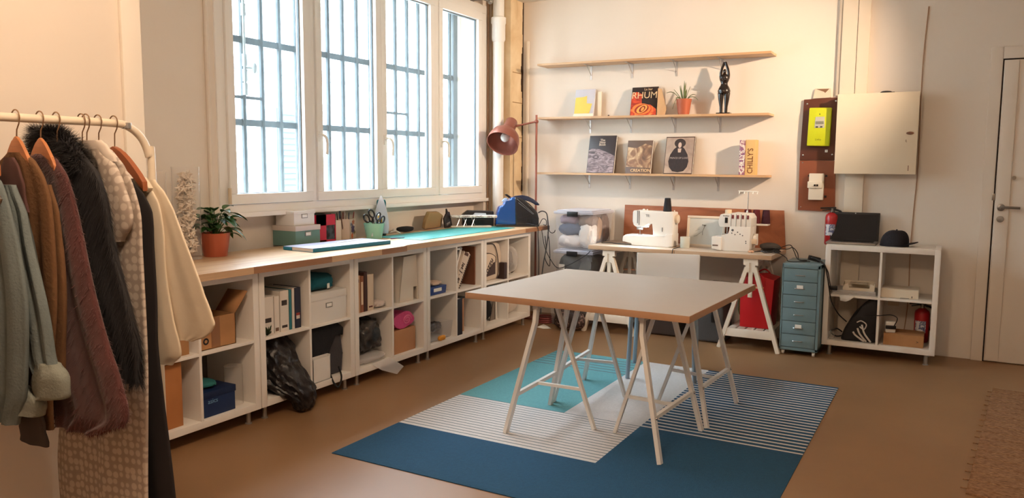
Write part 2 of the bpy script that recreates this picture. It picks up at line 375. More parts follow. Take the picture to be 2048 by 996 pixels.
# pipes near the corner
dp = T('drain_pipe', 'white painted drain pipe with a collar standing in the corner by the window', 'pipe', (-0.1, -0.32, 0))
MB().lathe([(0.052, 0.0), (0.052, HC)], (-0.1, -0.315, 0), 20).build('pipe', M_pvc, dp)
MB().lathe([(0.053, 2.58), (0.064, 2.6), (0.064, 2.74), (0.07, 2.75), (0.07, 2.80), (0.053, 2.81)], (-0.1, -0.315, 0), 20, cap=False).build('collar', M_pvc, dp)
MB().tube([(WX + 0.02, -0.335, 0.9), (WX + 0.02, -0.335, HC)], 0.011, 8).thing('thin_pipe', mat('brown_pipe', (150, 118, 92), 0.5), 'thin brown pipe running up beside the white drain pipe', 'pipe')
cr = T('curtain_rod', 'short end of a brushed metal curtain rod above the window by the drain pipe', 'curtain rod', (-0.05, -1.0, 2.9))
MB().tube([(-0.11, -3.6, 2.925), (-0.11, -0.48, 2.925)], 0.010, 8).build('rod', M_steel, cr)
mb = MB(); mb.ball((-0.11, -0.455, 2.925), 0.026); mb.build('finial', M_steel, cr)
mb = MB(); mb.box(WX, -0.60, 2.91, -0.10, -0.59, 2.935); mb.box(WX, -0.62, 2.89, WX + 0.01, -0.57, 2.96); mb.build('bracket', M_steel, cr)

# ------------------------------------------------------------------ rug
rg = MB()
X0, X1, X2, X3 = 1.065, 1.785, 2.25, 3.10; Y0, Y1, Y2, Y3 = -3.90, -3.36, -2.74, -1.36; zt = 0.0042
rg.mi = 0; rg.box(X0, Y0, 0.0002, X3, Y3, 0.0036)
def rq(x0, y0, x1, y1, mi, z=zt): rg.mi = mi; rg.poly([(x0, y0, z), (x1, y0, z), (x1, y1, z), (x0, y1, z)])
rq(X0, Y0, X3, Y1, 0); rq(X2, Y1, X3, Y2, 0)
rq(X0, Y2, X1, Y3, 1); rq(X1, Y2, X2, Y3, 2)
n = 17; h = (Y2 - Y1) / n
for i in range(n): rq(X0, Y1 + i * h, X2, Y1 + (i + 0.80) * h, 2); rq(X0, Y1 + (i + 0.80) * h, X2, Y1 + (i + 1) * h, 3)
n = 27; h = (Y3 - Y2) / n
for i in range(n): rq(X2, Y2 + i * h, X3, Y2 + (i + 0.36) * h, 2); rq(X2, Y2 + (i + 0.36) * h, X3, Y2 + (i + 1) * h, 0)
for i in range(6): rq(X0, Y3 - 0.42 + i * 0.065, X1, Y3 - 0.405 + i * 0.065, 3, zt + 0.0004)
rg.thing('area_rug', [mat('rug_navy', (32, 78, 110), 0.95, var=0.1, vscale=60, bump=0.5, bscale=180), mat('rug_teal', (96, 156, 162), 0.95, var=0.08, vscale=60, bump=0.5, bscale=180),
    mat('rug_grey', (206, 202, 200), 0.95, var=0.06, vscale=60, bump=0.5, bscale=180), mat('rug_stripe', (88, 104, 112), 0.95)], 'large flatweave rug in navy, teal and light grey blocks with stripes under the white table', 'rug')
jr = MB(Matrix.Translation((3.80, -2.86, 0)) @ Matrix.Rotation(math.radians(-5), 4, 'Z')); jr.box(0, 0, 0.001, 1.3, 2.0, 0.010)
for i in range(17): jr.tube([(0.0, 0.06 + i * 0.115, 0.010), (1.3, 0.06 + i * 0.115, 0.010)], 0.003, 5); jr.tube([(-0.025, 0.06 + i * 0.115, 0.006), (0.01, 0.06 + i * 0.115, 0.006)], 0.003, 5)
jr.thing('jute_mat', ramp('jute', 60, [(0.3, (96, 66, 42)), (0.5, (140, 102, 70)), (0.7, (172, 134, 98))], (1, 4, 1), rough=0.95), 'brown woven jute mat with knotted edge on the floor near the door', 'mat')

# ------------------------------------------------------------------ shelf units
M_leg = mat('leg_steel', (170, 164, 156), 0.3, 0.7)
def unit(label, loc, rz, w, hl, h=0.77, d=0.39, lip=False):
    u = T('cube_shelf_unit', label, 'shelf unit', loc, rz)
    t = 0.038
    mb = MB(); mb.box(0, 0, hl, t, d, hl + h, 0.0015); mb.box(w - t, 0, hl, w, d, hl + h, 0.0015); mb.box(t, 0, hl, w - t, d, hl + t, 0.0015); mb.box(t, 0, hl + h - t, w - t, d, hl + h, 0.0015)
    mb.build('frame', M_white, u, True)
    MB().box(w / 2 - 0.008, 0.002, hl + t, w / 2 + 0.008, d, hl + h - t, 0.001).build('divider', M_white, u, True)
    mb = MB(); zc = hl + h / 2; mb.box(t, 0.001, zc - 0.008, w / 2 - 0.008, d, zc + 0.008, 0.001); mb.box(w / 2 + 0.008, 0.001, zc - 0.008, w - t, d, zc + 0.008, 0.001); mb.build('shelf_board', M_white, u, True)
    for x in (0.055, w - 0.055):
        for y in (0.045, d - 0.045): MB().lathe([(0.019, 0), (0.019, 0.005), (0.013, 0.008), (0.013, hl)], (x, y, 0), 12).build('leg', M_leg, u, True)
    return u
HL = 0.0773
UY = [(-4.51, -3.737), (-3.731, -2.957), (-2.951, -2.172), (-2.166, -1.386), (-1.380, -0.585)]
UL = ['white cube shelf unit beside the clothes rail, holding cardboard boxes and a blue shoe box', 'white cube shelf unit holding white binders, a lidded box and a black bin bag',
      'white cube shelf unit holding a white step stool and a rolled pink fabric', 'white cube shelf unit holding leaning frames, a tall dark folder and an orange pouch', 'white cube shelf unit at the corner end of the worktop, holding a white sports bag']
for (a, b), l in zip(UY, UL): unit(l, (0.4027, a, 0), PI / 2, b - a, HL)
unit('white cube shelf unit by the door with an open laptop and cap on top', (2.8595, -0.4227, 0), 0, 0.767, 0.08)
# worktop, two boards
M_edge_d = mat('worktop_edge_dark', (158, 114, 82), 0.45, var=0.15, vscale=4, stretch=(6, 1, 30)); M_edge_l = mat('worktop_edge_light', (202, 166, 130), 0.45, var=0.12, vscale=4, stretch=(6, 1, 30))
def worktop(y0, y1, x0, x1, label, seed):
    random.seed(seed)
    t = T('worktop', label, 'worktop', ((x0 + x1) / 2, (y0 + y1) / 2, 0.8475))
    MB().box(x0, y0, 0.8478, x1 - 0.004, y1, 0.885, 0.002).build('board', M_top, t)
    mb = MB(); y = y0
    while y < y1:
        e = min(y1, y + random.uniform(0.18, 0.5)); mb.mi = random.choice((0, 1, 1)); mb.box(x1 - 0.004, y, 0.8482, x1, e, 0.8848); y = e
    mb.build('front_edge', [M_edge_d, M_edge_l], t)
worktop(-4.74, -2.50, WX + 0.002, 0.478, 'oak block worktop over the shelf units, half with the potted plant and boxes', 1)
worktop(-2.496, -0.30, WX + 0.002, 0.448, 'oak block worktop over the shelf units, half with the teal cutting mat near the corner', 5)

# ------------------------------------------------------------------ main table + tripod trestles
tb = T('table_top', 'big square white laminate table top on white metal trestles in the middle', 'table top', (2.03, -2.586, 0.701), -0.0347)
MB().box(-0.633, -0.595, 0.0335, 0.633, 0.595, 0.034, 0.0).build('laminate', mat('table_laminate', (184, 170, 158), 0.58, var=0.02), tb, True)
MB().box(-0.635, -0.597, 0, 0.635, 0.597, 0.0335, 0.001).build('slab', mat('table_edge', (182, 140, 108), 0.5), tb, True)
def tripod(label, f0, f1, s, sx):
    """f0,f1 feet of the pair, s single foot, sx side the pair leans to (-1/+1)"""
    c = Vector(((f0[0] + f1[0]) / 2, (f0[1] + f1[1]) / 2, 0))
    t = T('trestle', label, 'trestle', (c.x, c.y, 0), 0, 'white metal trestles under the square table')
    ax = (Vector((f1[0], f1[1], 0)) - Vector((f0[0], f0[1], 0))).normalized(); L = (Vector(f1) - Vector(f0)).length
    ox = -sx * 0.14
    tops = []
    for f, sg in ((f0, 1), (f1, -1)):
        F_ = Vector((f[0], f[1], 0.0045)); tp = F_ + ax * (0.085 * sg) + Vector((ox, 0, 0.697)); kn = F_ + ax * (0.075 * sg) + Vector((ox * 0.97, 0, 0.60)); tops.append(tp)
        mb = MB(); mb.bar(F_, kn, 0.034, 0.020, (1, 0, 0)); mb.bar(kn - Vector((0, 0, 0.004)), tp, 0.034, 0.020, (1, 0, 0)); mb.build('leg', M_whitem, t)
    mid = (tops[0] + tops[1]) / 2 - Vector((0, 0, 0.01))
    MB().bar((s[0], s[1], 0.0045), mid + Vector((ox * 0.12, 0, 0)), 0.027, 0.017, (1, 0, 0)).build('leg', M_whitem, t)
    MB().bar(tops[0] - ax * 0.02 - Vector((0, 0, 0.012)), tops[1] + ax * 0.02 - Vector((0, 0, 0.012)), 0.03, 0.022).build('top_rail', M_whitem, t)
    k = 0.215 / 0.60; q = []
    for f, sg in ((f0, 1), (f1, -1)): q.append(Vector((f[0], f[1], 0)).lerp(Vector((f[0], f[1], 0)) + ax * (0.075 * sg) + Vector((ox * 0.97, 0, 0.60)), k))
    MB().bar(q[0], q[1], 0.02, 0.02).build('side_rail', M_whitem, t)
    m2 = (q[0] + q[1]) / 2; sp = Vector((s[0], s[1], 0)).lerp(mid, 0.215 / 0.69)
    MB().bar(m2, sp, 0.016, 0.016).build('cross_rail', M_whitem, t)
    for p in q:
        mb = MB(); mb.ball(p + Vector((sx * 0.013, 0, 0)), 0.008); mb.build('bolt', M_chrome, t)
tripod('white metal trestle under the front left of the table, nearest the camera', (1.662, -3.206), (1.645, -2.64), (2.05, -2.916), -1)
tripod('white metal trestle under the back left of the table, standing on teal rug', (1.635, -2.585), (1.592, -2.032), (1.975, -2.265), -1)
tripod('white metal trestle under the front right corner of the table, on plain navy rug', (2.525, -3.216), (2.56, -2.637), (2.167, -2.903), 1)
tripod('white metal trestle under the back right of the table, on the navy striped rug', (2.575, -2.58), (2.605, -2.033), (2.182, -2.237), 1)

# ------------------------------------------------------------------ chair
ch = T('chair', 'pale grey chair with a square back panel and blue-grey tube legs behind the table', 'chair', (1.99, -1.585, 0.0045), math.radians(14.5))
M_tube = mat('blue_grey_tube', (150, 168, 182), 0.35, 0.2)
for sx in (-1, 1):
    for sy in (-1, 1): MB().tube([(sx * 0.221, sy * 0.221, 0), (sx * 0.205, sy * 0.2, 0.43)], 0.015, 12).build('leg', M_tube, ch, True)
MB().box(-0.22, -0.22, 0.43, 0.22, 0.21, 0.455, 0.012).build('seat', M_whitem, ch, True)
def bk(u, v): return (-0.222 + 0.444 * u, 0.215 + 0.03 * v + 0.018 * (1 - (2 * u - 1) ** 2) , 0.52 + 0.285 * v)
mb = MB(); mb.grid(bk, 12, 4); o = mb.build('backrest', mat('chair_shell', (216, 214, 212), 0.4), ch, True)
so = o.modifiers.new('s', 'SOLIDIFY'); so.thickness = 0.012; so.offset = 0; bv = o.modifiers.new('b', 'BEVEL'); bv.width = 0.004; bv.segments = 2
for sx in (-1, 1): MB().tube([(sx * 0.2, 0.2, 0.44), (sx * 0.19, 0.235, 0.62)], 0.011, 8).build('back_post', M_tube, ch, True)

# ------------------------------------------------------------------ sewing desk
DZ = 0.757
M_desk = mat('desk_laminate', (196, 180, 162), 0.42, var=0.03); M_dedge = mat('desk_edge', (188, 156, 126), 0.5)
for x0, x1, l in ((0.975, 1.733, 'beige desk top holding the sewing machine, left of the seam'), (1.737, 2.50, 'beige desk top holding the overlocker, right of the seam')):
    t = T('desk_top', l, 'desk top', ((x0 + x1) / 2, -0.31, DZ - 0.034), 0)
    MB().box(x0, -0.605, DZ - 0.034, x1, -0.012, DZ - 0.0006, 0.001).build('slab', M_dedge, t); MB().box(x0 + 0.001, -0.604, DZ - 0.0006, x1 - 0.001, -0.013, DZ, 0).build('laminate', M_desk, t)
M_tw = mat('trestle_white_wood', (232, 222, 206), 0.5)
def wtrestle(label, xc, y0=-0.575, y1=-0.085):
    t = T('wooden_trestle', label, 'trestle', (xc, -0.33, 0), 0, 'white wooden trestles carrying the sewing desk')
    H = DZ - 0.0345
    for y in (y0, y1):
        MB().bar((xc - 0.228, y, 0), (xc - 0.03, y, 0.655), 0.042, 0.03, (1, 0, 0)).build('leg', M_tw, t)
        MB().bar((xc + 0.228, y, 0), (xc + 0.03, y, 0.655), 0.042, 0.03, (1, 0, 0)).build('leg', M_tw, t)
        mb = MB(); mb.prism([(xc - 0.055, H - 0.05), (xc - 0.055, H), (xc + 0.055, H), (xc + 0.055, H - 0.05), (xc + 0.035, H - 0.05), (xc + 0.048, H - 0.115), (xc + 0.01, H - 0.10), (xc + 0.01, H - 0.03), (xc - 0.01, H - 0.03), (xc - 0.01, H - 0.10), (xc - 0.048, H - 0.115), (xc - 0.035, H - 0.05)], y - 0.02, y + 0.02, 'y')
        mb.build('head_block', M_tw, t)
        MB().box(xc - 0.016, y - 0.012, 0.42, xc + 0.016, y + 0.012, H - 0.03, 0.002).build('adjustment_post', M_tw, t)
        MB().tube([(xc - 0.1, y, 0.5), (xc + 0.1, y, 0.5)], 0.008, 8).build('dowel', mat('dowel_wood', (214, 160, 130), 0.5), t)
    MB().box(xc - 0.178, y0 - 0.018, 0.10, xc + 0.178, y0 + 0.0, 0.165, 0.002).build('front_rail', M_tw, t)
    MB().box(xc - 0.178, y1 - 0.0, 0.10, xc + 0.178, y1 + 0.018, 0.165, 0.002).build('rear_rail', M_tw, t)
    mb = MB()
    for k in range(5): mb.box(xc - 0.17 + k * 0.07, y0, 0.145, xc - 0.17 + k * 0.07 + 0.055, y1, 0.157, 0.001)
    mb.build('slatted_shelf', M_tw, t)
    MB().box(xc - 0.045, y0, H - 0.03, xc + 0.045, y1, H - 0.0, 0.002).build('beam', M_tw, t)
wtrestle('white wooden trestle under the left end of the sewing desk beside the clear crates', 1.160)
wtrestle('white wooden trestle under the right end of the sewing desk, carrying a red bag', 2.342)

# ------------------------------------------------------------------ wall shelves
def wall_shelf(label, z, zr, x0=0.255, x1=2.355, d=0.21):
    t = T('wall_shelf', label, 'shelf', ((x0 + x1) / 2, -d / 2, z))
    mb = MB(); mb.mesh([(x0, -d, z - 0.018), (x1, -d, zr - 0.018), (x1, -0.001, zr - 0.018), (x0, -0.001, z - 0.018), (x0, -d, z), (x1, -d, zr), (x1, -0.001, zr), (x0, -0.001, z)],
                       [(0, 3, 2, 1), (4, 5, 6, 7), (0, 1, 5, 4), (1, 2, 6, 5), (2, 3, 7, 6), (3, 0, 4, 7)]); mb.build('board', M_birch, t)
    for x in (0.71, 1.11, 1.52, 1.915):
        zz = z + (zr - z) * (x - x0) / (x1 - x0) - 0.0185
        mb = MB(); mb.box(x - 0.009, -0.165, zz - 0.003, x + 0.009, -0.004, zz); mb.box(x - 0.009, -0.0035, zz - 0.125, x + 0.009, -0.0005, zz)
        mb.bar((x, -0.11, zz - 0.004), (x, -0.005, zz - 0.085), 0.006, 0.004, (1, 0, 0)); mb.build('bracket', mat('bracket_zinc', (196, 186, 178), 0.35, 0.4), t)
    return t
wall_shelf('top wall shelf of pale wood, empty, near the ceiling', 2.372, 2.352)
wall_shelf('middle wall shelf of pale wood, holding the spiky plant and dark statue', 1.883, 1.866)
wall_shelf('lowest wall shelf of pale wood, holding upright art books', 1.372, 1.366)
def shz(z, zr, x): return z + (zr - z) * (x - 0.255) / 2.1 + 0.0006
zM = lambda x: shz(1.883, 1.866, x)
zL = lambda x: shz(1.372, 1.366, x)
def leanbook(name, label, cat, xc, w, h, th, z, mats, lean=0.22, rz=0.0, group=None, ybase=None):
    """a book standing on the shelf leaning back on the wall; returns thing + cover matrix (x right, y up, z towards the viewer)"""
    yb = -0.02 - h * math.sin(lean) - th if ybase is None else ybase
    M = at(xc, yb, z, rz) @ Matrix.Rotation(-lean, 4, 'X')
    t = T(name, label, cat, (xc, yb, z), rz, group)
    MB(M).box(-w / 2 + 0.002, 0.002, 0.001, w / 2 - 0.003, th - 0.002, h - 0.002, 0.001).build('pages', M_paper, t)
    mb = MB(M); mb.box(-w / 2, 0, 0, w / 2, 0.002, h, 0.0006); mb.box(-w / 2, th - 0.002, 0, w / 2, th, h, 0.0006); mb.box(-w / 2, 0.0, 0, -w / 2 + 0.002, th, h, 0.0006)
    mb.build('cover', mats, t)
    return t, M @ Matrix.Translation((0, -0.0012, 0)) @ RX90
def cov(t, M, name, m, poly):
    mb = MB(M); mb.prism(poly, 0.0, 0.0009, 'z'); return mb.build(name, m, t)
def ell(cx, cy, rx, ry, n=20, a=0): return [(cx + rx * math.cos(2 * PI * k / n) * math.cos(a) - ry * math.sin(2 * PI * k / n) * math.sin(a), cy + rx * math.cos(2 * PI * k / n) * math.sin(a) + ry * math.sin(2 * PI * k / n) * math.cos(a)) for k in range(n)]
# yellow print
t, M = leanbook('art_print_book', 'pale book with yellow blocks on lilac cover at left end of the middle shelf', 'book', 0.675, 0.2, 0.262, 0.02, zM(0.67), mat('cover_lilac', (206, 204, 214), 0.6, var=0.06, vscale=8))
cov(t, M, 'border_band', mat('cover_cream', (238, 228, 208), 0.6), [(-0.098, 0.002), (0.098, 0.002), (0.098, 0.032), (-0.098, 0.032)])
cov(t, M @ Matrix.Translation((0, 0, 0.0003)), 'yellow_block', mat('cover_yellow', (234, 204, 96), 0.6, var=0.06, vscale=10), [(-0.093, 0.034), (0.06, 0.034), (0.078, 0.125), (0.025, 0.128), (0.02, 0.20), (-0.01, 0.19), (-0.092, 0.185)])
MB().box(0.80, -0.05, zM(.8), 0.835, -0.04, zM(.8) + 0.23).thing('picture_card', mat('card_cream', (236, 222, 196), 0.7), 'blank cream card standing just right of the yellow and lilac book', 'card')
mb = MB(); mb.ball((0.93, -0.1, zM(.93) + 0.007), 0.009); mb.thing('pebble', M_black, 'tiny black pebble alone on the middle shelf', 'pebble')
# RHUM book
t, M = leanbook('rum_book', 'glossy book with RHUM title and fiery orange rose on middle shelf', 'book', 1.255, 0.245, 0.262, 0.025, zM(1.25), mat('cover_dark_brown', (44, 28, 24), 0.35))
red = ramp('flame', 9, [(0.3, (120, 24, 16)), (0.5, (214, 70, 34)), (0.66, (240, 150, 70))], distort=2.5, rough=0.35)
cov(t, M, 'flame_print', red, [(-0.12, 0.003), (0.12, 0.006), (0.115, 0.06), (0.06, 0.10), (-0.02, 0.105), (-0.03, 0.2), (-0.08, 0.22), (-0.12, 0.2)])
for i, (r, c) in enumerate(((0.075, (236, 130, 60)), (0.058, (150, 44, 26)), (0.046, (246, 172, 88)), (0.03, (120, 30, 20)), (0.018, (244, 160, 84)))):
    cov(t, M @ Matrix.Translation((0, 0, 0.0005 + i * 0.0004)), 'petal', mat('petal_%d' % i, c, 0.35), ell(-0.02 + i * 0.003, 0.062, r * 1.15, r * 0.68, a=0.25 * i))
text('title', 'RHUM', 0.085, M @ Matrix.Translation((-0.002, 0.185, 0.0016)), mat('title_cream', (230, 196, 150), 0.5), t, bold=0.0)
text('subtitle', 'Le bar', 0.03, M @ Matrix.Translation((0.03, 0.24, 0.0016)), mat('title_cream', (230, 196, 150), 0.5), t)
# open card with folded wings
t = T('folded_card', 'tan folded paper card standing between the RHUM book and the spiky plant', 'card', (1.42, -0.09, zM(1.42)))
mb = MB(); z = zM(1.42); mb.prism([(1.385, z), (1.455, z), (1.47, z + 0.06), (1.42, z + 0.23), (1.388, z + 0.235)], -0.10, -0.098, 'y'); mb.build('panel', mat('card_tan', (212, 168, 122), 0.7), t)
# cactus
def pot(mb, c, r0, r1, h, th=0.004):
    mb.lathe([(r0, 0), (r1, h), (r1 - th, h), (r0 - th, 0.006), (0.001, 0.006)], c, 28, cap=False); mb.lathe([(r0, 0.0), (0.0005, 0.0)], c, 28, cap=False); return mb
def leaf(mb, p, q, w, curl=0.3, n=8, side=None):
    """curved strip leaf from p to q, arched up"""
    p, q = Vector(p), Vector(q); d = q - p; s_ = side or d.cross(Vector((0, 0, 1)))
    if s_.length < 1e-4: s_ = Vector((1, 0, 0))
    s_.normalize(); R = []
    for i in range(n + 1):
        u = i / n; c = p + d * u + Vector((0, 0, 1)) * (curl * d.length * 4 * u * (1 - u) * 0.5); ww = w * math.sin(PI * min(1, 0.12 + 0.88 * u)) ** 0.8 + 0.0004
        R.append([c - s_ * ww - Vector((0, 0, ww * 0.25)), c + Vector((0, 0, 0.002)), c + s_ * ww - Vector((0, 0, ww * 0.25))])
    V = [x for r in R for x in r]; Fc = []
    for i in range(n):
        for k in range(2): a = i * 3 + k; Fc.append((a, a + 1, a + 4, a + 3))
    mb.mesh(V, Fc)
t = T('potted_aloe', 'small spiky aloe in a terracotta coloured pot on the middle shelf', 'potted plant', (1.625, -0.11, zM(1.62)))
z = zM(1.62); pot(MB(), (1.625, -0.11, z), 0.047, 0.066, 0.135).build('pot', mat('terracotta', (178, 96, 68), 0.5, 0.15), t)
MB().lathe([(0.001, 0.12), (0.06, 0.12)], (1.625, -0.11, z), 20, cap=False).build('soil', mat('soil', (52, 36, 26), 0.95, bump=0.8, bscale=120), t)
mb = MB(); random.seed(4)
for dx, dy, dz, cu in ((0.0, 0, .17, 0), (.02, -.01, .15, .05), (-.03, 0, .13, .05), (.045, .01, .12, .1), (-.02, -.03, .12, .1), (-.09, 0, .10, .1), (-.15, -.01, .07, .5), (.10, 0, .05, .4), (.13, -.01, .0, .6), (.03, -.02, .09, 0), (-.055, -.03, .02, .5), (0.01, .02, .1, 0), (-.08, -.03, -.07, 1.2)):
    leaf(mb, (1.625 + dx * .15, -0.11 + dy, z + 0.12), (1.625 + dx, -0.11 + dy * 2, z + 0.12 + dz), 0.006, cu)
o = mb.build('leaves', mat('aloe_green', (104, 116, 72), 0.5, var=0.25, vscale=20), t); q = o.modifiers.new('s', 'SOLIDIFY'); q.thickness = 0.003
# statue
t = T('statue', 'slender dark statue of a figure with arms raised overhead on the middle shelf', 'statue', (1.972, -0.12, zM(1.97)))
z = zM(1.97); M_st = mat('dark_carving', (30, 20, 16), 0.25, coat=0.4)
MB().box(1.972 - 0.056, -0.16, z, 1.972 + 0.056, -0.08, z + 0.012, 0.002).build('plinth', M_st, t)
mb = MB(); c = Vector((1.968, -0.12, z))
mb.M = Matrix.Translation(c) @ Matrix.Diagonal((1.22, 1.1, 1, 1)) @ Matrix.Translation(-c)
for sx in (-1, 1):
    mb.tube([c + Vector((sx * x, 0, zz)) for x, zz in ((0.016, 0.012), (0.017, 0.06), (0.02, 0.12), (0.021, 0.17), (0.018, 0.2))], 0.01, 10, radii=[0.011, 0.011, 0.017, 0.021, 0.02])
mb.lathe([(0.01, .155), (.038, .17), (.043, .19), (.036, .215), (.024, .24), (.022, .255), (.030, .275), (.034, .295), (.03, .315), (.012, .33), (.009, .34)], c, 20)
mb.ball(c + Vector((0, 0, 0.352)), 0.014, (0.85, 1, 1.35))
for sx in (-1, 1): mb.tube(bez([c + Vector((sx * x, 0, zz)) for x, zz in ((0.026, 0.29), (0.027, 0.33), (0.020, 0.37), (0.009, 0.405), (0.002, 0.428))], 4), 0.009, 8)
for sx in (-1, 1): mb.ball(c + Vector((sx * 0.014, -0.026, 0.283)), 0.012)
mb.build('figure', M_st, t)
# lower shelf books
fur = ramp('fur_print', 7, [(0.32, (66, 54, 56)), (0.48, (128, 108, 112)), (0.62, (168, 148, 150)), (0.75, (92, 76, 80))], (1.5, 1, 4), 2.2, 0.4)
t, M = leanbook('fur_book', 'large dark grey book with a fluffy fur photograph on the lowest shelf', 'book', 0.862, 0.265, 0.348, 0.028, zL(0.86), mat('cover_charcoal', (62, 54, 56), 0.35, var=0.2, vscale=5))
cov(t, M, 'fur_photograph', fur, [(-0.128, 0.004), (0.128, 0.004), (0.128, 0.16), (0.06, 0.19), (-0.02, 0.22), (-0.10, 0.225), (-0.128, 0.21)])
for i, wd in enumerate(('The', 'New', 'Book')): text('title', wd, 0.03, M @ Matrix.Translation((0.0, 0.305 - i * 0.021, 0.0016)), mat('title_sand', (206, 188, 170), 0.5), t, bold=0.0006)
nude = ramp('creation_print', 8, [(0.3, (104, 78, 62)), (0.45, (150, 112, 86)), (0.56, (214, 184, 146)), (0.7, (122, 100, 90))], (1.2, 1, 1), 1.6, 0.4)
t, M = leanbook('creation_book', 'brown and cream book lettered CREATION, second on the lowest shelf', 'book', 1.222, 0.235, 0.300, 0.03, zL(1.22), mat('cover_taupe', (112, 92, 82), 0.4, var=0.1))
cov(t, M, 'abstract_print', nude, [(-0.112, 0.06), (0.112, 0.05), (0.112, 0.25), (0.05, 0.27), (-0.03, 0.23), (-0.112, 0.24)])
text('title', 'CREATION', 0.038, M @ Matrix.Translation((0.025, 0.026, 0.0016)), mat('title_cream', (230, 196, 150), 0.5), t, bold=0.0004)
# framed style portrait book
t, M = leanbook('portrait_book', 'book with a dark bordered cover showing a robed figure with wide dark hair', 'book', 1.588, 0.255, 0.330, 0.026, zL(1.58), mat('cover_border_brown', (58, 36, 28), 0.4))
cov(t, M, 'backdrop', ramp('portrait_back', 6, [(0.3, (150, 128, 116)), (0.7, (198, 176, 158))], distort=1, rough=0.5), [(-0.122, 0.007), (0.122, 0.007), (0.122, 0.322), (-0.122, 0.322)])
Mz = lambda k: M @ Matrix.Translation((0, 0, 0.0004 + 0.0004 * k))
dk = mat('robe_dark', (50, 38, 38), 0.5, var=0.3, vscale=30, stretch=(4, 1, 1))
cov(t, Mz(1), 'robe', dk, [(-0.02, 0.245), (-0.05, 0.22), (-0.08, 0.17), (-0.092, 0.11), (-0.08, 0.06), (-0.05, 0.025), (0.0, 0.014), (0.05, 0.025), (0.078, 0.06), (0.088, 0.11), (0.075, 0.17), (0.045, 0.22), (0.02, 0.245)])
cov(t, Mz(2), 'hair', mat('hair_dark', (54, 42, 38), 0.6), ell(0.0, 0.272, 0.05, 0.04)); cov(t, Mz(3), 'face', mat('face_pale', (206, 180, 164), 0.5), ell(0.0, 0.255, 0.015, 0.025)); cov(t, Mz(3), 'bodice', mat('face_pale', (206, 180, 164), 0.5), [(-0.012, 0.19), (0.012, 0.19), (0.016, 0.225), (-0.016, 0.225)])
text('title', 'PRINCE OF LUXE', 0.021, Mz(4) @ Matrix.Translation((0.0, 0.14, 0)), mat('title_silver', (186, 170, 164), 0.5), t)
# chilly's box pair
t = T('bottle_carton', 'tall tan carton lettered CHILLY\'S standing at the right end of the lowest shelf', 'carton', (2.205, -0.1, zL(2.2)))
z = zL(2.2); MB().box(2.165, -0.135, z, 2.25, -0.05, z + 0.288, 0.001).build('carton', mat('kraft_tan', (214, 178, 118), 0.7), t)
text('lettering', "CHILLY'S", 0.062, at(2.208, -0.1355, z + 0.115) @ RX90 @ Matrix.Rotation(PI / 2, 4, 'Z'), mat('letter_brown', (120, 66, 26), 0.6), t, bold=0.0008, sx=0.86)
t = T('bottle_carton', 'narrow white and purple patterned carton beside the tan lettered carton', 'carton', (2.135, -0.12, zL(2.13)))
MB().box(2.118, -0.140, z, 2.163, -0.06, z + 0.285, 0.001).build('carton', ramp('floral_print', 30, [(0.4, (226, 210, 204)), (0.5, (150, 90, 110)), (0.6, (120, 84, 130)), (0.7, (214, 180, 170))], distort=1), t)
text('lettering', "CHILLY'S", 0.055, at(2.141, -0.1405, z + 0.11) @ RX90 @ Matrix.Rotation(PI / 2, 4, 'Z'), M_paper, t, bold=0.0008, sx=0.86)

# ------------------------------------------------------------------ electrical wall
M_bd = mat('meter_board_dark', (92, 48, 30), 0.5, var=0.15, vscale=3, stretch=(1, 1, 4)); M_bl = mat('meter_board_red', (140, 76, 46), 0.5, var=0.12, vscale=3)
t = T('meter_board', 'dark brown wall panel carrying the bright green electricity meter', 'panel', (2.704, -0.02, 1.49))
MB().prism([(2.575, 1.49), (2.845, 1.49), (2.848, 1.985), (2.588, 1.975)], -0.022, -0.0005, 'y', 0.002).build('board', M_bd, t)
mb = MB()
for x, zz in ((2.615, 1.94), (2.83, 1.955), (2.6, 1.53), (2.82, 1.535)): mb.ball((x, -0.024, zz), 0.008, (1, 0.5, 1))
mb.build('screws', M_chrome, t); MB().box(2.765, -0.0245, 1.553, 2.785, -0.0225, 1.573).build('sticker', M_paper, t)
text('number', '1', 0.02, at(2.776, -0.0248, 1.563) @ RX90, M_black, t)
t = T('electricity_meter', 'bright lime green electricity meter with a small grey display', 'meter', (2.715, -0.05, 1.60))
MB().prism([(2.632, 1.604), (2.800, 1.600), (2.806, 1.902), (2.640, 1.905)], -0.075, -0.0225, 'y', 0.008).build('case', mat('lime_green', (196, 204, 26), 0.4), t)
MB().prism([(2.685, 1.745), (2.76, 1.745), (2.758, 1.832), (2.69, 1.832)], -0.0775, -0.073, 'y', 0.002).build('display_surround', mat('meter_grey', (186, 184, 172), 0.5), t)
MB().box(2.692, -0.079, 1.775, 2.753, -0.077, 1.797).build('display', mat('lcd', (128, 130, 116), 0.3), t)
mb = MB(); mb.box(2.695, -0.079, 1.748, 2.712, -0.077, 1.757); mb.box(2.728, -0.079, 1.748, 2.745, -0.077, 1.757); mb.box(2.718, -0.0765, 1.848, 2.724, -0.0745, 1.856); mb.build('buttons', M_black, t)
text('logo', 'Linky', 0.022, at(2.716, -0.0755, 1.653) @ RX90, mat('logo_olive', (120, 126, 20), 0.5), t)
t = T('breaker_board', 'reddish brown wall panel carrying the white circuit breaker, below the green meter', 'panel', (2.71, -0.02, 1.09))
MB().prism([(2.578, 1.085), (2.86, 1.078), (2.848, 1.487), (2.575, 1.487)], -0.02, -0.0005, 'y', 0.002).build('board', M_bl, t)
mb = MB()
for x, zz in ((2.6, 1.47), (2.6, 1.11), (2.835, 1.11)): mb.ball((x, -0.022, zz), 0.005, (1, 0.5, 1))
mb.build('screws', M_chrome, t)
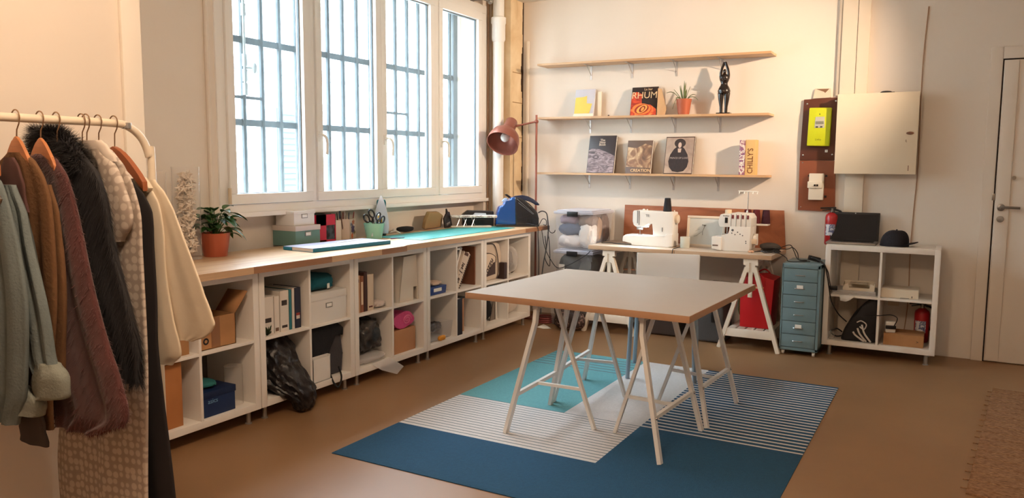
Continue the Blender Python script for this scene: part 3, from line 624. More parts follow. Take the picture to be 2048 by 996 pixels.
t = T('circuit_breaker', 'cream circuit breaker box with two black switches on the reddish panel', 'circuit breaker', (2.715, -0.05, 1.17))
mb = MB(); mb.box(2.660, -0.066, 1.172, 2.772, -0.0205, 1.384, 0.005); mb.box(2.652, -0.078, 1.268, 2.764, -0.06, 1.32, 0.005); mb.build('case', mat('breaker_cream', (226, 216, 198), 0.45), t)
mb = MB(); mb.box(2.703, -0.085, 1.282, 2.715, -0.077, 1.297); mb.box(2.722, -0.085, 1.282, 2.734, -0.077, 1.297); mb.build('switch', M_black, t)
mb = MB()
for x, zz in ((2.655, 1.365), (2.785, 1.365), (2.785, 1.2)): mb.box(x - 0.008, -0.03, zz - 0.008, x + 0.008, -0.0205, zz + 0.008, 0.001)
mb.build('clip', M_black, t)
t = T('wall_cabinet', 'square cream metal wall cabinet to the right of the green meter', 'cabinet', (3.14, -0.08, 1.385))
MB().box(2.862, -0.14, 1.388, 3.418, -0.0005, 1.992, 0.004).build('body', mat('cabinet_cream', (224, 208, 182), 0.45), t)
MB().box(2.856, -0.152, 1.384, 3.424, -0.1405, 1.996, 0.003).build('door', mat('cabinet_cream2', (230, 214, 188), 0.45, var=0.02), t)
mb = MB(); mb.ball((3.372, -0.155, 1.69), 0.012, (2.2, 0.4, 0.9)); mb.build('keyhole', mat('rust_mark', (120, 84, 66), 0.7), t)
mb = MB(); mb.tube([(3.352, -0.1535, 1.625), (3.346, -0.1535, 1.63), (3.348, -0.1535, 1.642)], 0.002, 5); mb.box(3.37, -0.1535, 1.41, 3.375, -0.1522, 1.45); mb.build('scratches', mat('rust_mark', (120, 84, 66), 0.7), t)
mb = MB(); mb.box(3.15, -0.11, 1.992, 3.25, -0.05, 2.004, 0.004); mb.ball((3.19, -0.08, 2.006), 0.03, (1.3, 0.8, 0.3)); mb.thing('adapter', M_black, 'small black adapter lying on top of the cream wall cabinet', 'adapter')
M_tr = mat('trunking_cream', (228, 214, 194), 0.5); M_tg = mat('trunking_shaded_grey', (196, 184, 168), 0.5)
tk = T('cable_trunking', 'wide cream cable trunking running from ceiling down behind the wall cabinet', 'trunking', (2.95, -0.02, 0.86))
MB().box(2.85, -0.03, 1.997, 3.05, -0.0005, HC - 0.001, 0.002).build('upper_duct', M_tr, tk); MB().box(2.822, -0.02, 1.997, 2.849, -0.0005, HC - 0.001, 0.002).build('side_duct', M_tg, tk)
MB().box(2.96, -0.0315, 1.997, 2.963, -0.0298, HC - 0.001).build('duct_seam', mat('door_gap', (40, 26, 18), 0.9), tk)
MB().box(2.925, -0.03, 0.1, 3.06, -0.0005, 1.384, 0.003).build('lower_duct', M_tr, tk)
MB().prism([(2.655, 1.982), (2.79, 1.985), (2.782, 2.056), (2.668, 2.058)], -0.016, -0.0005, 'y').thing('wall_note', [mat('note_cream', (216, 200, 178), 0.7)], 'small cream plate with torn brown edge above the dark meter board', 'plate')
MB().mesh([(2.675, -0.0165, 2.055), (2.775, -0.0165, 2.054), (2.745, -0.0165, 2.022), (2.735, -0.0165, 2.032)], [(0, 1, 2, 3)]).thing('torn_patch', mat('torn_brown', (128, 96, 72), 0.9), 'brown torn paper patch on the plate above the dark meter board', 'patch')
MB().tube(bez([(3.44, -0.005, 2.63), (3.425, -0.005, 2.3), (3.424, -0.005, 2.0), (3.43, -0.005, 1.7), (3.432, -0.005, 1.4), (3.42, -0.005, 1.1), (3.415, -0.005, 0.75), (3.42, -0.006, 0.4), (3.40, -0.008, 0.12)], 6), 0.004, 6).thing('wall_cable', mat('cable_painted', (176, 140, 112), 0.6), 'thin painted cable running down the wall beside the cream wall cabinet', 'cable')
# extinguishers
M_red = mat('extinguisher_red', (176, 22, 30), 0.3, coat=0.3)
def ext(x, y, z0, h, r, label):
    t = T('fire_extinguisher', label, 'fire extinguisher', (x, y, z0))
    MB().lathe([(r * 0.9, 0), (r, 0.01), (r, h * 0.72), (r * 0.9, h * 0.79), (r * 0.55, h * 0.84), (0.018, h * 0.86)], (x, y, z0), 22).build('cylinder', M_red, t)
    MB().lathe([(0.016, h * 0.86), (0.016, h * 0.93), (0.022, h * 0.93), (0.022, h * 0.96)], (x, y, z0), 12).build('neck', M_steel, t)
    mb = MB(); mb.bar((x + 0.01, y, z0 + h * 0.98), (x - 0.09, y - 0.01, z0 + h * 0.96), 0.02, 0.012); mb.bar((x, y, z0 + h * 0.95), (x - 0.075, y - 0.01, z0 + h * 0.90), 0.018, 0.008); mb.box(x - 0.02, y - 0.02, z0 + h * 0.92, x + 0.025, y + 0.02, z0 + h, 0.003); mb.build('lever', M_black, t)
    mb = MB(); mb.tube(bez([(x + 0.02, y - 0.01, z0 + h * 0.93), (x + r + 0.015, y, z0 + h * 0.85), (x + r + 0.012, y, z0 + h * 0.5), (x + r + 0.008, y, z0 + h * 0.3)], 5), 0.008, 8); mb.build('hose', M_black, t)
    def lb(u, v): a = -PI / 2 - 0.9 + 1.5 * u; return (x + (r + 0.0012) * math.cos(a), y + (r + 0.0012) * math.sin(a), z0 + h * (0.25 + 0.3 * v))
    mb = MB(); mb.grid(lb, 10, 1); mb.build('label_sticker', ramp('ext_label', 30, [(0.45, (220, 220, 225)), (0.5, (40, 60, 120)), (0.6, (200, 200, 210))]), t)
ext(2.850, -0.07, 0.82, 0.30, 0.052, 'red fire extinguisher hanging on the wall, half hidden behind the open laptop')
ext(3.525, -0.115, 0.119, 0.30, 0.052, 'small red fire extinguisher at the back of the lower right cube by the door')

# ------------------------------------------------------------------ right unit contents
RZ = 0.08 + 0.77 + 0.0006
t = T('laptop', 'open black and silver laptop on the shelf unit by the door', 'laptop', (3.02, -0.28, RZ))
M = at(3.022, -0.36, RZ)
MB(M).box(-0.175, 0, 0, 0.175, 0.235, 0.016, 0.004).build('base', mat('laptop_silver', (140, 132, 124), 0.35, 0.6), t)
mb = MB(M); mb.box(-0.15, 0.09, 0.016, 0.15, 0.21, 0.0175)
for r in range(5):
    for k in range(14): mb.box(-0.147 + k * 0.0212, 0.095 + r * 0.0225, 0.0175, -0.129 + k * 0.0212, 0.113 + r * 0.0225, 0.0195)
mb.build('keyboard', M_black, t); MB(M).box(-0.045, 0.015, 0.0158, 0.045, 0.075, 0.0168).build('touchpad', mat('touchpad', (110, 104, 98), 0.4), t)
M2 = M @ Matrix.Translation((0, 0.232, 0.012)) @ Matrix.Rotation(math.radians(-10), 4, 'X')
MB(M2).box(-0.175, 0, 0, 0.175, 0.008, 0.225, 0.003).build('lid', M_black, t)
MB(M2).box(-0.162, -0.0012, 0.014, 0.162, 0.0002, 0.208).build('screen', mat('screen_off', (26, 20, 20), 0.7), t)
mb = MB(M2); mb.ball((0, -0.001, 0.216), 0.004); mb.build('webcam', M_paper, t)
t = T('cap', 'dark navy baseball cap lying on the shelf unit beside the laptop', 'cap', (3.35, -0.26, RZ))
M_cap = mat('navy_cloth', (26, 26, 34), 0.9, bump=0.4, bscale=90)
def cp(u, v):
    a = 2 * PI * u; r = 0.092 * math.cos(v * PI / 2) ** 0.6; return (3.315 + r * 1.08 * math.cos(a) + 0.012 * v, -0.26 + r * 0.95 * math.sin(a), RZ + 0.118 * math.sin(v * PI / 2) ** 0.9 * (1 + 0.10 * math.sin(3 * a + 1) * (1 - v)))
mb = MB(); mb.grid(cp, 24, 8, wrap=True, caps=True); mb.build('crown', M_cap, t)
def br(u, v): a = -1.1 + 2.2 * u; r = 0.085 + 0.075 * v; return (3.315 + r * math.cos(a) * (1.0), -0.26 + 0.085 * math.sin(a) * (1 + .1 * v), RZ + 0.006 + 0.028 * v * math.cos(a) ** 2 * (1 if True else 0))
mb = MB(); mb.grid(br, 14, 4); o = mb.build('brim', M_cap, t); q = o.modifiers.new('s', 'SOLIDIFY'); q.thickness = 0.005
mb = MB(); mb.ball((3.327, -0.26, RZ + 0.12), 0.006); mb.build('button', M_cap, t)
cz = 0.08 + 0.385 + 0.008 + 0.0005; fz = 0.08 + 0.038 + 0.0005
# papers and tissue box
mb = MB(at(3.06, -0.24, cz, 0.05)); 
for k in range(5): mb.box(-0.155 + 0.004 * (k % 3), -0.16 + 0.01 * (k % 2), 0.006 * k, 0.15, 0.13, 0.006 * k + 0.0055, 0.001)
mb.thing('paper_stack', mat('paper_grey', (206, 202, 198), 0.8, var=0.1, vscale=20), 'stack of grey-white papers in the upper left cube by the door', 'papers')
mb = MB(at(3.02, -0.41, cz)); mb.mesh([(-0.05, 0, 0), (0.06, 0, 0), (0.055, -0.03, -0.004), (0.03, -0.034, -0.03), (0.0, -0.036, -0.045), (-0.04, -0.034, -0.04), (-0.045, -0.028, -0.004)], [(0, 1, 2, 6), (6, 2, 3, 4, 5)])
o = mb.thing('loose_sheet', M_paper, 'loose white sheet drooping over the shelf edge below the paper stack', 'sheet'); q = o.modifiers.new('s', 'SOLIDIFY'); q.thickness = 0.0015
t = T('tissue_box', 'torn open white box lying on the paper stack in the shelf by the door', 'box', (3.09, -0.26, cz + 0.031))
mb = MB(at(3.09, -0.27, cz + 0.031, 0.06)); z1 = 0.055
mb.prism([(-0.11, 0), (0.11, 0), (0.105, 0.045), (0.08, z1), (0.075, 0.022), (-0.065, 0.022), (-0.075, z1), (-0.10, 0.045)], -0.09, -0.085, 'y'); mb.box(-0.11, -0.085, 0, 0.11, 0.09, 0.004); mb.box(-0.11, 0.086, 0, 0.11, 0.09, z1); mb.box(-0.11, -0.085, 0, -0.106, 0.086, 0.045); mb.box(0.106, -0.085, 0, 0.11, 0.086, 0.045)
mb.box(-0.065, -0.02, z1 - 0.012, 0.06, 0.086, z1 - 0.009)
mb.build('box', mat('torn_carton', (222, 208, 186), 0.75, var=0.08, vscale=12), t)
t = T('router_box', 'low white electronic box in the upper right cube by the door', 'device', (3.37, -0.27, cz))
MB().box(3.247, -0.37, cz, 3.50, -0.16, cz + 0.068, 0.006).build('case', mat('device_cream', (228, 216, 196), 0.4), t)
mb = MB(); mb.box(3.455, -0.372, cz + 0.008, 3.461, -0.3695, cz + 0.022); mb.box(3.38, -0.372, cz + 0.002, 3.44, -0.3695, cz + 0.005); mb.build('ports', M_black, t)
# sports bag with three stripes
t = T('sports_bag', 'black sports bag with white stripes in the lower left cube by the door', 'bag', (3.13, -0.25, fz))
mb = MB(); M_bag = mat('bag_black', (22, 20, 22), 0.6, bump=0.3, bscale=30)
mb.prism([(2.985, fz), (3.235, fz), (3.238, fz + 0.27), (3.235, fz + 0.335), (3.20, fz + 0.335), (3.13, fz + 0.27), (3.06, fz + 0.19), (3.01, fz + 0.09)], -0.38, -0.12, 'y', 0.022, 3); mb.build('body', M_bag, t)
for k, (a, b) in enumerate(((3.075, 3.155), (3.105, 3.17), (3.135, 3.20))):
    mb = MB(); mb.tube(bez([(a, -0.383, fz + 0.075 + 0.03 * k), (a + 0.02, -0.386, fz + 0.05 + .01 * k), (b, -0.383, fz + 0.008)], 6), 0.007, 6); mb.build('stripe', mat('stripe_white', (205, 196, 186), 0.6), t)
mb = MB(); mb.tube(bez([(3.1, -0.385, fz + 0.15), (3.13, -0.395, fz + 0.165), (3.165, -0.39, fz + 0.14), (3.15, -0.388, fz + 0.1), (3.12, -0.386, fz + 0.12)], 5), 0.005, 6); mb.build('drawstring', mat('stripe_white', (205, 196, 186), 0.6), t)
mb = MB(); mb.tube(bez([(2.99, -0.3, fz + 0.05), (2.95, -0.32, fz + 0.075), (2.91, -0.33, fz + 0.05), (2.95, -0.34, fz + 0.02), (3.0, -0.35, fz + 0.03)], 5), 0.006, 6); mb.build('strap', M_black, t)
t = T('shipping_box', 'long flat brown cardboard box in the lower right cube by the door', 'box', (3.41, -0.3, fz))
MB().box(3.285, -0.375, fz, 3.55, -0.15, fz + 0.088, 0.002).build('box', M_card, t); text('arrow_mark', '>', 0.03, at(3.51, -0.3755, fz + 0.04) @ RX90, M_black, t)
t = T('power_plug', 'white plug adapter with a black plug, resting on the brown cardboard box', 'plug', (3.33, -0.33, fz + 0.09))
mb = MB(at(3.325, -0.33, fz + 0.089, 0.2)); mb.box(-0.035, -0.02, 0, 0.035, 0.025, 0.085, 0.01); mb.build('adapter', M_plast, t); mb = MB(at(3.325, -0.34, fz + 0.089, 0.2)); mb.box(-0.034, -0.028, 0.03, 0.036, -0.008, 0.055, 0.004); mb.build('plug', M_black, t)
MB().tube(bez([(3.35, -0.36, fz + 0.14), (3.37, -0.35, fz + 0.2), (3.33, -0.42, fz + 0.235), (3.25, -0.436, fz + 0.225), (3.15, -0.436, fz + 0.21)], 6), 0.0035, 6).thing('plug_lead', M_black, 'black lead looping from the white plug across to the striped sports bag', 'cable')
mb = MB(at(2.92, -0.36, fz)); mb.lathe([(0.02, 0), (0.024, 0.01), (0.024, 0.05), (0.012, 0.06)], seg=14); mb.thing('clear_bottle', clear('clear_plastic', (225, 222, 215), 0.15), 'small clear bottle in the lower left cube beside the striped bag', 'bottle')
# sockets on the wall behind
mb = MB(); mb.box(3.28, -0.018, 0.36, 3.36, -0.0005, 0.43, 0.004); mb.box(3.19, -0.01, 0.40, 3.28, -0.0005, 0.41); mb.thing('wall_socket', mat('socket_cream', (214, 196, 172), 0.5), 'double wall socket with short conduit seen through the shelf unit by the door', 'socket')

# ------------------------------------------------------------------ drawer unit
t = T('drawer_unit', 'narrow blue-grey metal drawer unit with six drawers on castors', 'drawer unit', (2.72, -0.33, 0))
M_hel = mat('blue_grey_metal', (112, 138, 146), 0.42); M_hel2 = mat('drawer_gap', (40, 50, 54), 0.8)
dx0, dx1, dy0, dy1 = 2.577, 2.853, -0.575, -0.148
mb = MB(); mb.box(dx0, dy0, 0.045, dx0 + 0.010, dy1, 0.70); mb.box(dx1 - 0.018, dy0, 0.045, dx1, dy1, 0.70); mb.box(dx0, dy0, 0.672, dx1, dy1, 0.705, 0.003); mb.box(dx0, dy0, 0.04, dx1, dy1, 0.062); mb.box(dx0, dy1 - 0.005, 0.06, dx1, dy1, 0.68)
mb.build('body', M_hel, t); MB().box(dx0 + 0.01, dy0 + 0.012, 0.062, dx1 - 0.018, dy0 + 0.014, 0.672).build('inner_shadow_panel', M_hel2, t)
n = 6; hh = (0.670 - 0.064) / n
for i in range(n):
    z = 0.064 + i * hh
    d = MB().box(dx0 + 0.013, dy0 - 0.002, z + 0.002, dx1 - 0.021, dy0 + 0.012, z + hh - 0.002, 0.0015).build('drawer', M_hel, t)
    xc = (dx0 + dx1) / 2 - 0.006; zc = z + hh * 0.5
    mb = MB(); mb.tube(bez([(xc - 0.03, dy0 - 0.002, zc), (xc - 0.03, dy0 - 0.014, zc), (xc + 0.03, dy0 - 0.014, zc), (xc + 0.03, dy0 - 0.002, zc)], 3), 0.0028, 6); mb.build('handle', M_chrome, d)
    if i in (1, 4): MB().box(xc - 0.022, dy0 - 0.006, zc + 0.001, xc + 0.024, dy0 - 0.003, zc + 0.026).build('label_card', M_paper, d)
for x in (dx0 + 0.025, dx1 - 0.03):
    for y in (dy0 + 0.03, dy1 - 0.03):
        mb = MB(at(x, y, 0.018, 0, 0, PI / 2)); mb.lathe([(0.017, -0.009), (0.018, 0), (0.017, 0.009)], seg=14); mb.M = Matrix.Identity(4); mb.box(x - 0.012, y - 0.004, 0.018, x + 0.012, y + 0.004, 0.04); mb.build('castor', M_plast, t)
# cables over the drawer unit
def cable(label, pts, r=0.0035, m=None, name='cable'):
    return MB().tube(bez(pts, 7), r, 6).thing(name, m or M_black, label, 'cable')
cable('black cable arching from behind the overlocker onto the drawer unit', [(2.36, -0.33, 0.775), (2.45, -0.33, 0.79), (2.55, -0.3, 0.785), (2.60, -0.3, 0.80), (2.64, -0.32, 0.76), (2.66, -0.36, 0.712), (2.72, -0.38, 0.711)])
cable('black cable looping low in front of the drawer unit top', [(2.42, -0.42, 0.763), (2.52, -0.45, 0.765), (2.58, -0.46, 0.735), (2.60, -0.47, 0.71), (2.68, -0.47, 0.7105), (2.75, -0.42, 0.711)])
cable('black cable humped highest between desk and drawer unit', [(2.45, -0.2, 0.762), (2.52, -0.2, 0.80), (2.57, -0.22, 0.81), (2.60, -0.25, 0.77), (2.64, -0.3, 0.712), (2.7, -0.33, 0.711), (2.76, -0.36, 0.72)])
cable('thick black lead hanging from the drawer unit across the shelf unit by the door', [(2.74, -0.40, 0.74), (2.80, -0.44, 0.735), (2.86, -0.46, 0.70), (2.885, -0.45, 0.6), (2.90, -0.45, 0.52), (2.92, -0.44, 0.42), (2.97, -0.43, 0.33), (3.03, -0.41, 0.27)], 0.0045)
cable('second thin lead beside the thick one, ending at a black plug', [(2.76, -0.42, 0.75), (2.83, -0.46, 0.72), (2.88, -0.455, 0.66), (2.90, -0.45, 0.58), (2.91, -0.45, 0.53)])
mb = MB(at(2.77, -0.38, 0.712, 0.5, 0, 0.25)); mb.box(-0.045, -0.02, 0, 0.045, 0.02, 0.038, 0.008); mb.thing('charger_brick', M_black, 'black charger brick lying on top of the drawer unit', 'charger')
mb = MB(at(2.925, -0.42, cz + 0.033)); mb.box(-0.03, -0.018, 0, 0.03, 0.018, 0.03, 0.006); mb.thing('black_plug', M_black, 'black plug resting on the papers in the upper left cube by the door', 'plug')

# ------------------------------------------------------------------ desk things
D0 = DZ + 0.0005
MB().prism([(1.075, D0), (2.50, D0), (2.475, 1.078), (1.085, 1.085)], -0.05, -0.034, 'y', 0.001).thing('wood_panel', ramp('reddish_ply', 3.2, [(0.2, (112, 58, 32)), (0.45, (150, 86, 52)), (0.7, (168, 102, 66)), (0.82, (126, 68, 40))], (1, 1, 2.5), 1.0, 0.6), 'reddish brown plywood panel leaning on the wall behind the sewing desk', 'panel')
t = T('sewing_machine', 'white sewing machine with a lit lamp at the left of the desk', 'sewing machine', (1.43, -0.34, D0))
y0, y1 = -0.425, -0.245
M_sm = mat('machine_white', (226, 222, 216), 0.35)
MB().prism([(1.215, D0 + 0.028), (1.30, D0 + 0.025), (1.30, D0), (1.615, D0), (1.655, D0 + 0.004), (1.655, D0 + 0.11), (1.60, D0 + 0.11), (1.59, D0 + 0.082), (1.24, D0 + 0.09), (1.218, D0 + 0.075)], y0, y1, 'y', 0.006).build('bed', M_sm, t)
MB().prism([(1.478, D0 + 0.085), (1.655, D0 + 0.085), (1.650, D0 + 0.294), (1.30, D0 + 0.300), (1.292, D0 + 0.285), (1.292, D0 + 0.205), (1.30, D0 + 0.175), (1.32, D0 + 0.160), (1.40, D0 + 0.16), (1.43, D0 + 0.20), (1.478, D0 + 0.204)], y0 + 0.03, y1 - 0.01, 'y', 0.010, 3).build('arm', M_sm, t)
MB().box(1.325, y0 + 0.045, D0 + 0.135, 1.372, y0 + 0.085, D0 + 0.165, 0.004).build('needle_clamp', M_steel, t)
MB().tube([(1.35, y0 + 0.065, D0 + 0.09), (1.35, y0 + 0.065, D0 + 0.14)], 0.003, 6).build('needle', M_chrome, t)
mb = MB(); mb.box(1.335, y0 + 0.045, D0 + 0.090, 1.365, y0 + 0.085, D0 + 0.096, 0.001); mb.build('presser_foot', M_chrome, t)
mb = MB(); mb.box(1.335, y0 + 0.0275, D0 + 0.19, 1.340, y0 + 0.0305, D0 + 0.298); mb.box(1.350, y0 + 0.0275, D0 + 0.175, 1.355, y0 + 0.0305, D0 + 0.298); mb.build('thread_slots', mat('slot_grey', (92, 92, 96), 0.5), t)
mb = MB(at(1.65, -0.325, D0 + 0.235, 0, 0, PI / 2)); mb.lathe([(0.034, 0), (0.038, 0.006), (0.038, 0.024), (0.03, 0.03)], seg=22); mb.build('hand_wheel', mat('wheel_cream', (222, 204, 182), 0.4), t)
mb = MB(); mb.lathe([(0.012, 0), (0.014, 0.006), (0.007, 0.016)], (1.37, -0.33, D0 + 0.296), 12); mb.lathe([(0.008, 0), (0.006, 0.014)], (1.40, -0.33, D0 + 0.296), 10); mb.lathe([(0.006, 0), (0.006, 0.012)], (1.63, -0.3, D0 + 0.294), 10); mb.build('bobbin_winder', M_plast, t)
mb = MB(at(1.56, y0 + 0.0290, D0 + 0.145) @ RX90); mb.box(-0.003, -0.018, 0, 0.003, 0.018, 0.003); mb.build('lever_slot', mat('slot_grey', (92, 92, 96), 0.5), t)
text('stitch_symbols', 'TE:', 0.03, at(1.43, y0 + 0.0292, D0 + 0.258) @ RX90, mat('slot_grey', (92, 92, 96), 0.5), t)
lamp = MB().box(1.385, y0 + 0.05, D0 + 0.157, 1.415, y0 + 0.10, D0 + 0.163).build('lamp_lens', mat('machine_led', (235, 248, 255), 0.5, emit=20), t)
light('machine_lamp_light', 'AREA', (1.385, y0 + 0.035, D0 + 0.152), 3.0, (0.9, 0.97, 1.0), 0.05, 0.05, (1.36, y0 - 0.02, D0 + 0.06))
mb = MB(); mb.lathe([(0.034, 0), (0.036, 0.004), (0.025, 0.112), (0.022, 0.115)], (1.575, -0.32, D0 + 0.2945), 22); mb.thing('thread_cone', mat('thread_black', (34, 34, 38), 0.9, bump=0.3, bscale=200), 'black thread cone standing on top of the sewing machine', 'thread cone')
t = T('mug', 'small pale grey handleless cup on the desk between the two machines', 'cup', (1.752, -0.375, D0))
mb = MB(); mb.lathe([(0.036, 0), (0.039, 0.004), (0.040, 0.092), (0.037, 0.092), (0.036, 0.01), (0.001, 0.008)], (1.752, -0.375, D0), 26, cap=False); mb.lathe([(0.0005, 0.0), (0.036, 0.0)], (1.752, -0.375, D0), 26, cap=False); mb.build('body', mat('mug_grey', (204, 204, 192), 0.5), t)
t = T('framed_picture', 'white frame with a line drawing leaning behind the overlocker on the desk', 'picture frame', (1.875, -0.2, D0))
M = at(1.87, -0.205, D0) @ Matrix.Rotation(-0.12, 4, 'X'); w, h = 0.325, 0.262
mb = MB(M); mb.box(-w / 2, 0, 0, w / 2, 0.012, 0.02, 0.002); mb.box(-w / 2, 0, h - 0.02, w / 2, 0.012, h, 0.002); mb.box(-w / 2, 0, 0.02, -w / 2 + 0.02, 0.012, h - 0.02, 0.002); mb.box(w / 2 - 0.02, 0, 0.02, w / 2, 0.012, h - 0.02, 0.002); mb.build('frame', mat('frame_cream', (224, 208, 188), 0.5), t)
MB(M).box(-w / 2 + 0.018, 0.006, 0.018, w / 2 - 0.018, 0.010, h - 0.018).build('picture', mat('mount_grey', (206, 208, 204), 0.6), t)
mb = MB(M); mb.tube([(-0.03, 0.005, 0.19), (-0.028, 0.005, 0.18)], 0.003, 5); mb.tube([(-0.02, 0.005, 0.185), (-0.008, 0.005, 0.178), (0.0, 0.005, 0.184)], 0.003, 5); mb.tube([(-0.01, 0.005, 0.178), (-0.02, 0.005, 0.15), (-0.028, 0.005, 0.13), (-0.026, 0.005, 0.10)], 0.0012, 5); mb.tube([(-0.03, 0.005, 0.13), (-0.08, 0.005, 0.09), (-0.1, 0.005, 0.085)], 0.0009, 5); mb.tube([(-0.05, 0.005, 0.15), (-0.09, 0.005, 0.13)], 0.0007, 5); mb.build('drawing', M_black, t)
# overlocker
t = T('overlocker', 'white overlocker machine with four tension dials and thread cones on the desk', 'overlocker', (2.15, -0.33, D0))
y0, y1 = -0.43, -0.22
MB().prism([(2.065, D0 + 0.006), (2.09, D0), (2.275, D0), (2.292, D0 + 0.02), (2.297, D0 + 0.20), (2.13, D0 + 0.20), (2.125, D0 + 0.135), (2.065, D0 + 0.128)], y0, y1, 'y', 0.006).build('body', M_sm, t)
MB().prism([(1.993, D0 + 0.012), (2.072, D0), (2.072, D0 + 0.112), (1.99, D0 + 0.112)], y0 - 0.012, y1 - 0.03, 'y', 0.008, 3).build('cloth_plate', M_sm, t)
MB().box(2.0, y0 - 0.0135, D0 + 0.036, 2.045, y0 - 0.0115, D0 + 0.048, 0.001).build('tray_slot', mat('slot_brown', (112, 92, 84), 0.6), t)
MB().prism([(2.044, D0 + 0.205), (2.036, D0 + 0.235), (2.050, D0 + 0.29), (2.065, D0 + 0.297), (2.128, D0 + 0.294), (2.138, D0 + 0.306), (2.275, D0 + 0.302), (2.297, D0 + 0.27), (2.297, D0 + 0.196), (2.05, D0 + 0.192)], y0 + 0.004, y1, 'y', 0.006).build('head', M_sm, t)
mb = MB()
for k in range(4):
    x = 2.145 + k * 0.0395; mb.box(x, y0 + 0.001, D0 + 0.262, x + 0.016, y0 + 0.006, D0 + 0.292, 0.001)
mb.build('tension_dial', mat('dial_maroon', (110, 40, 48), 0.5), t)
mb = MB()
for k in range(4): x = 2.139 + k * 0.0395; mb.box(x, y0 + 0.002, D0 + 0.19, x + 0.002, y0 + 0.0045, D0 + 0.30)
mb.build('thread_groove', mat('slot_grey', (92, 92, 96), 0.5), t)
MB().box(2.09, y0 + 0.0015, D0 + 0.225, 2.113, y0 + 0.006, D0 + 0.27, 0.001).build('window_slot', M_black, t)
text('wordmark', 'brother', 0.016, at(2.10, y0 + 0.0025, D0 + 0.283) @ RX90, mat('slot_grey', (92, 92, 96), 0.5), t)
mb = MB(); mb.ball((2.155, y0 - 0.001, D0 + 0.17), 0.010, (1, 0.3, 1)); 
for x, zz in ((2.15, .146), (2.175, .135), (2.195, .155), (2.215, .14), (2.235, .13), (2.262, .085), (2.263, .07)): mb.ball((x, y0 - 0.0005, D0 + zz), 0.005, (1, 0.3, 1))
mb.build('printed_marks', mat('slot_grey', (92, 92, 96), 0.5), t)
MB().tube([(2.098, y0 + 0.05, D0 + 0.12), (2.098, y0 + 0.05, D0 + 0.2)], 0.004, 6).build('needle_bar', M_chrome, t)
mb = MB(); mb.box(2.065, y0 + 0.03, D0 + 0.128, 2.125, y0 + 0.08, D0 + 0.136, 0.002); mb.build('presser_foot', M_chrome, t)
mb = MB(); mb.box(2.18, y1 - 0.01, D0 + 0.20, 2.385, y1 + 0.10, D0 + 0.212, 0.004); mb.build('spool_stand', M_sm, t)
mb = MB(); mb.lathe([(0.018, 0), (0.02, 0.02), (0.018, 0.09)], (2.315, -0.32, D0 + 0.05), 16); mb.M = at(2.297, -0.32, D0 + 0.1, 0, 0, PI / 2); mb.lathe([(0.03, 0), (0.032, 0.004), (0.032, 0.022), (0.026, 0.027)], seg=20); mb.build('hand_wheel', M_sm, t)
MB().box(2.29, y0 + 0.06, D0 + 0.06, 2.33, y0 + 0.12, D0 + 0.10, 0.006).build('motor_cap', mat('wheel_cream', (222, 204, 182), 0.4), t)
mb = MB(); mb.tube([(2.22, y1 + 0.0, D0 + 0.21), (2.222, y1 + 0.0, D0 + 0.475)], 0.0035, 8); mb.lathe([(0.012, .295), (.008, .32)], (2.22, y1 + 0.0, D0), 10); mb.build('thread_mast', M_chrome, t)
mb = MB(); mb.tube([(2.14, y1, D0 + 0.478), (2.30, y1, D0 + 0.474)], 0.005, 6)
for x in (2.15, 2.19, 2.26, 2.295): mb.tube([(x, y1, D0 + 0.475), (x, y1 - 0.015, D0 + 0.455)], 0.003, 6)
mb.build('thread_guide_bar', M_plast, t)
def cone(x, y, z, h, r0, r1, m, label): mb = MB(); mb.lathe([(r0, 0), (r0, 0.004), (r1, h - 0.003), (r1 * 0.8, h)], (x, y, z), 20); mb.thing('thread_cone', m, label, 'thread cone')
cone(2.352, -0.14, D0 + 0.213, 0.112, 0.036, 0.027, mat('thread_plum', (64, 28, 40), 0.9, bump=0.3, bscale=200), 'plum thread cone at the right end of the overlocker stand')
cone(2.275, -0.14, D0 + 0.213, 0.112, 0.034, 0.027, mat('thread_maroon', (96, 34, 38), 0.9), 'maroon thread cone half hidden behind the overlocker head, right one')
cone(2.205, -0.14, D0 + 0.213, 0.112, 0.034, 0.027, mat('thread_maroon', (96, 34, 38), 0.9), 'maroon thread cone mostly hidden behind the overlocker head, left one')
mb = MB(); mb.lathe([(0.026, 0), (0.028, 0.004), (0.026, 0.03), (0.012, 0.032)], (2.085, -0.3, D0 + 0.2965), 18); mb.thing('thread_spool', mat('spool_cream', (222, 200, 170), 0.6), 'cream thread spool lying on top of the overlocker', 'thread spool')
mb = MB(); mb.ball((2.42, -0.26, D0 + 0.035), 0.05, (1.7, 1.1, 0.65), noise=0.12); mb.thing('foot_pedal', mat('pedal_grey', (72, 66, 62), 0.7, bump=0.3, bscale=30), 'dark grey foot pedal lying on the desk right of the overlocker', 'foot pedal')
mb = MB()
for x, y in ((2.30, -0.46), (2.322, -0.455), (2.31, -0.437)): mb.ball((x, y, D0 + 0.009), 0.011, (1.1, 1, 0.8))
mb.thing('scraps', mat('scrap_peach', (222, 176, 146), 0.7), 'small peach scraps on the desk beside the overlocker foot', 'scraps', kind='stuff')
for k in range(5):
    a = 0.1 * k; cable('tangled black cable on the right end of the desk, strand %s' % ('nearest the front', 'second from front', 'in the middle', 'second from the wall', 'nearest the wall')[k], [(2.32 + 0.02 * k, -0.45 + 0.05 * k, D0 + 0.005), (2.38, -0.43 + 0.04 * k, D0 + 0.012), (2.42 + 0.015 * k, -0.46 + 0.045 * k, D0 + 0.006), (2.47, -0.42 + 0.03 * k, D0 + 0.016 + 0.004 * k), (2.515, -0.44 + 0.03 * k, D0 + 0.006)])
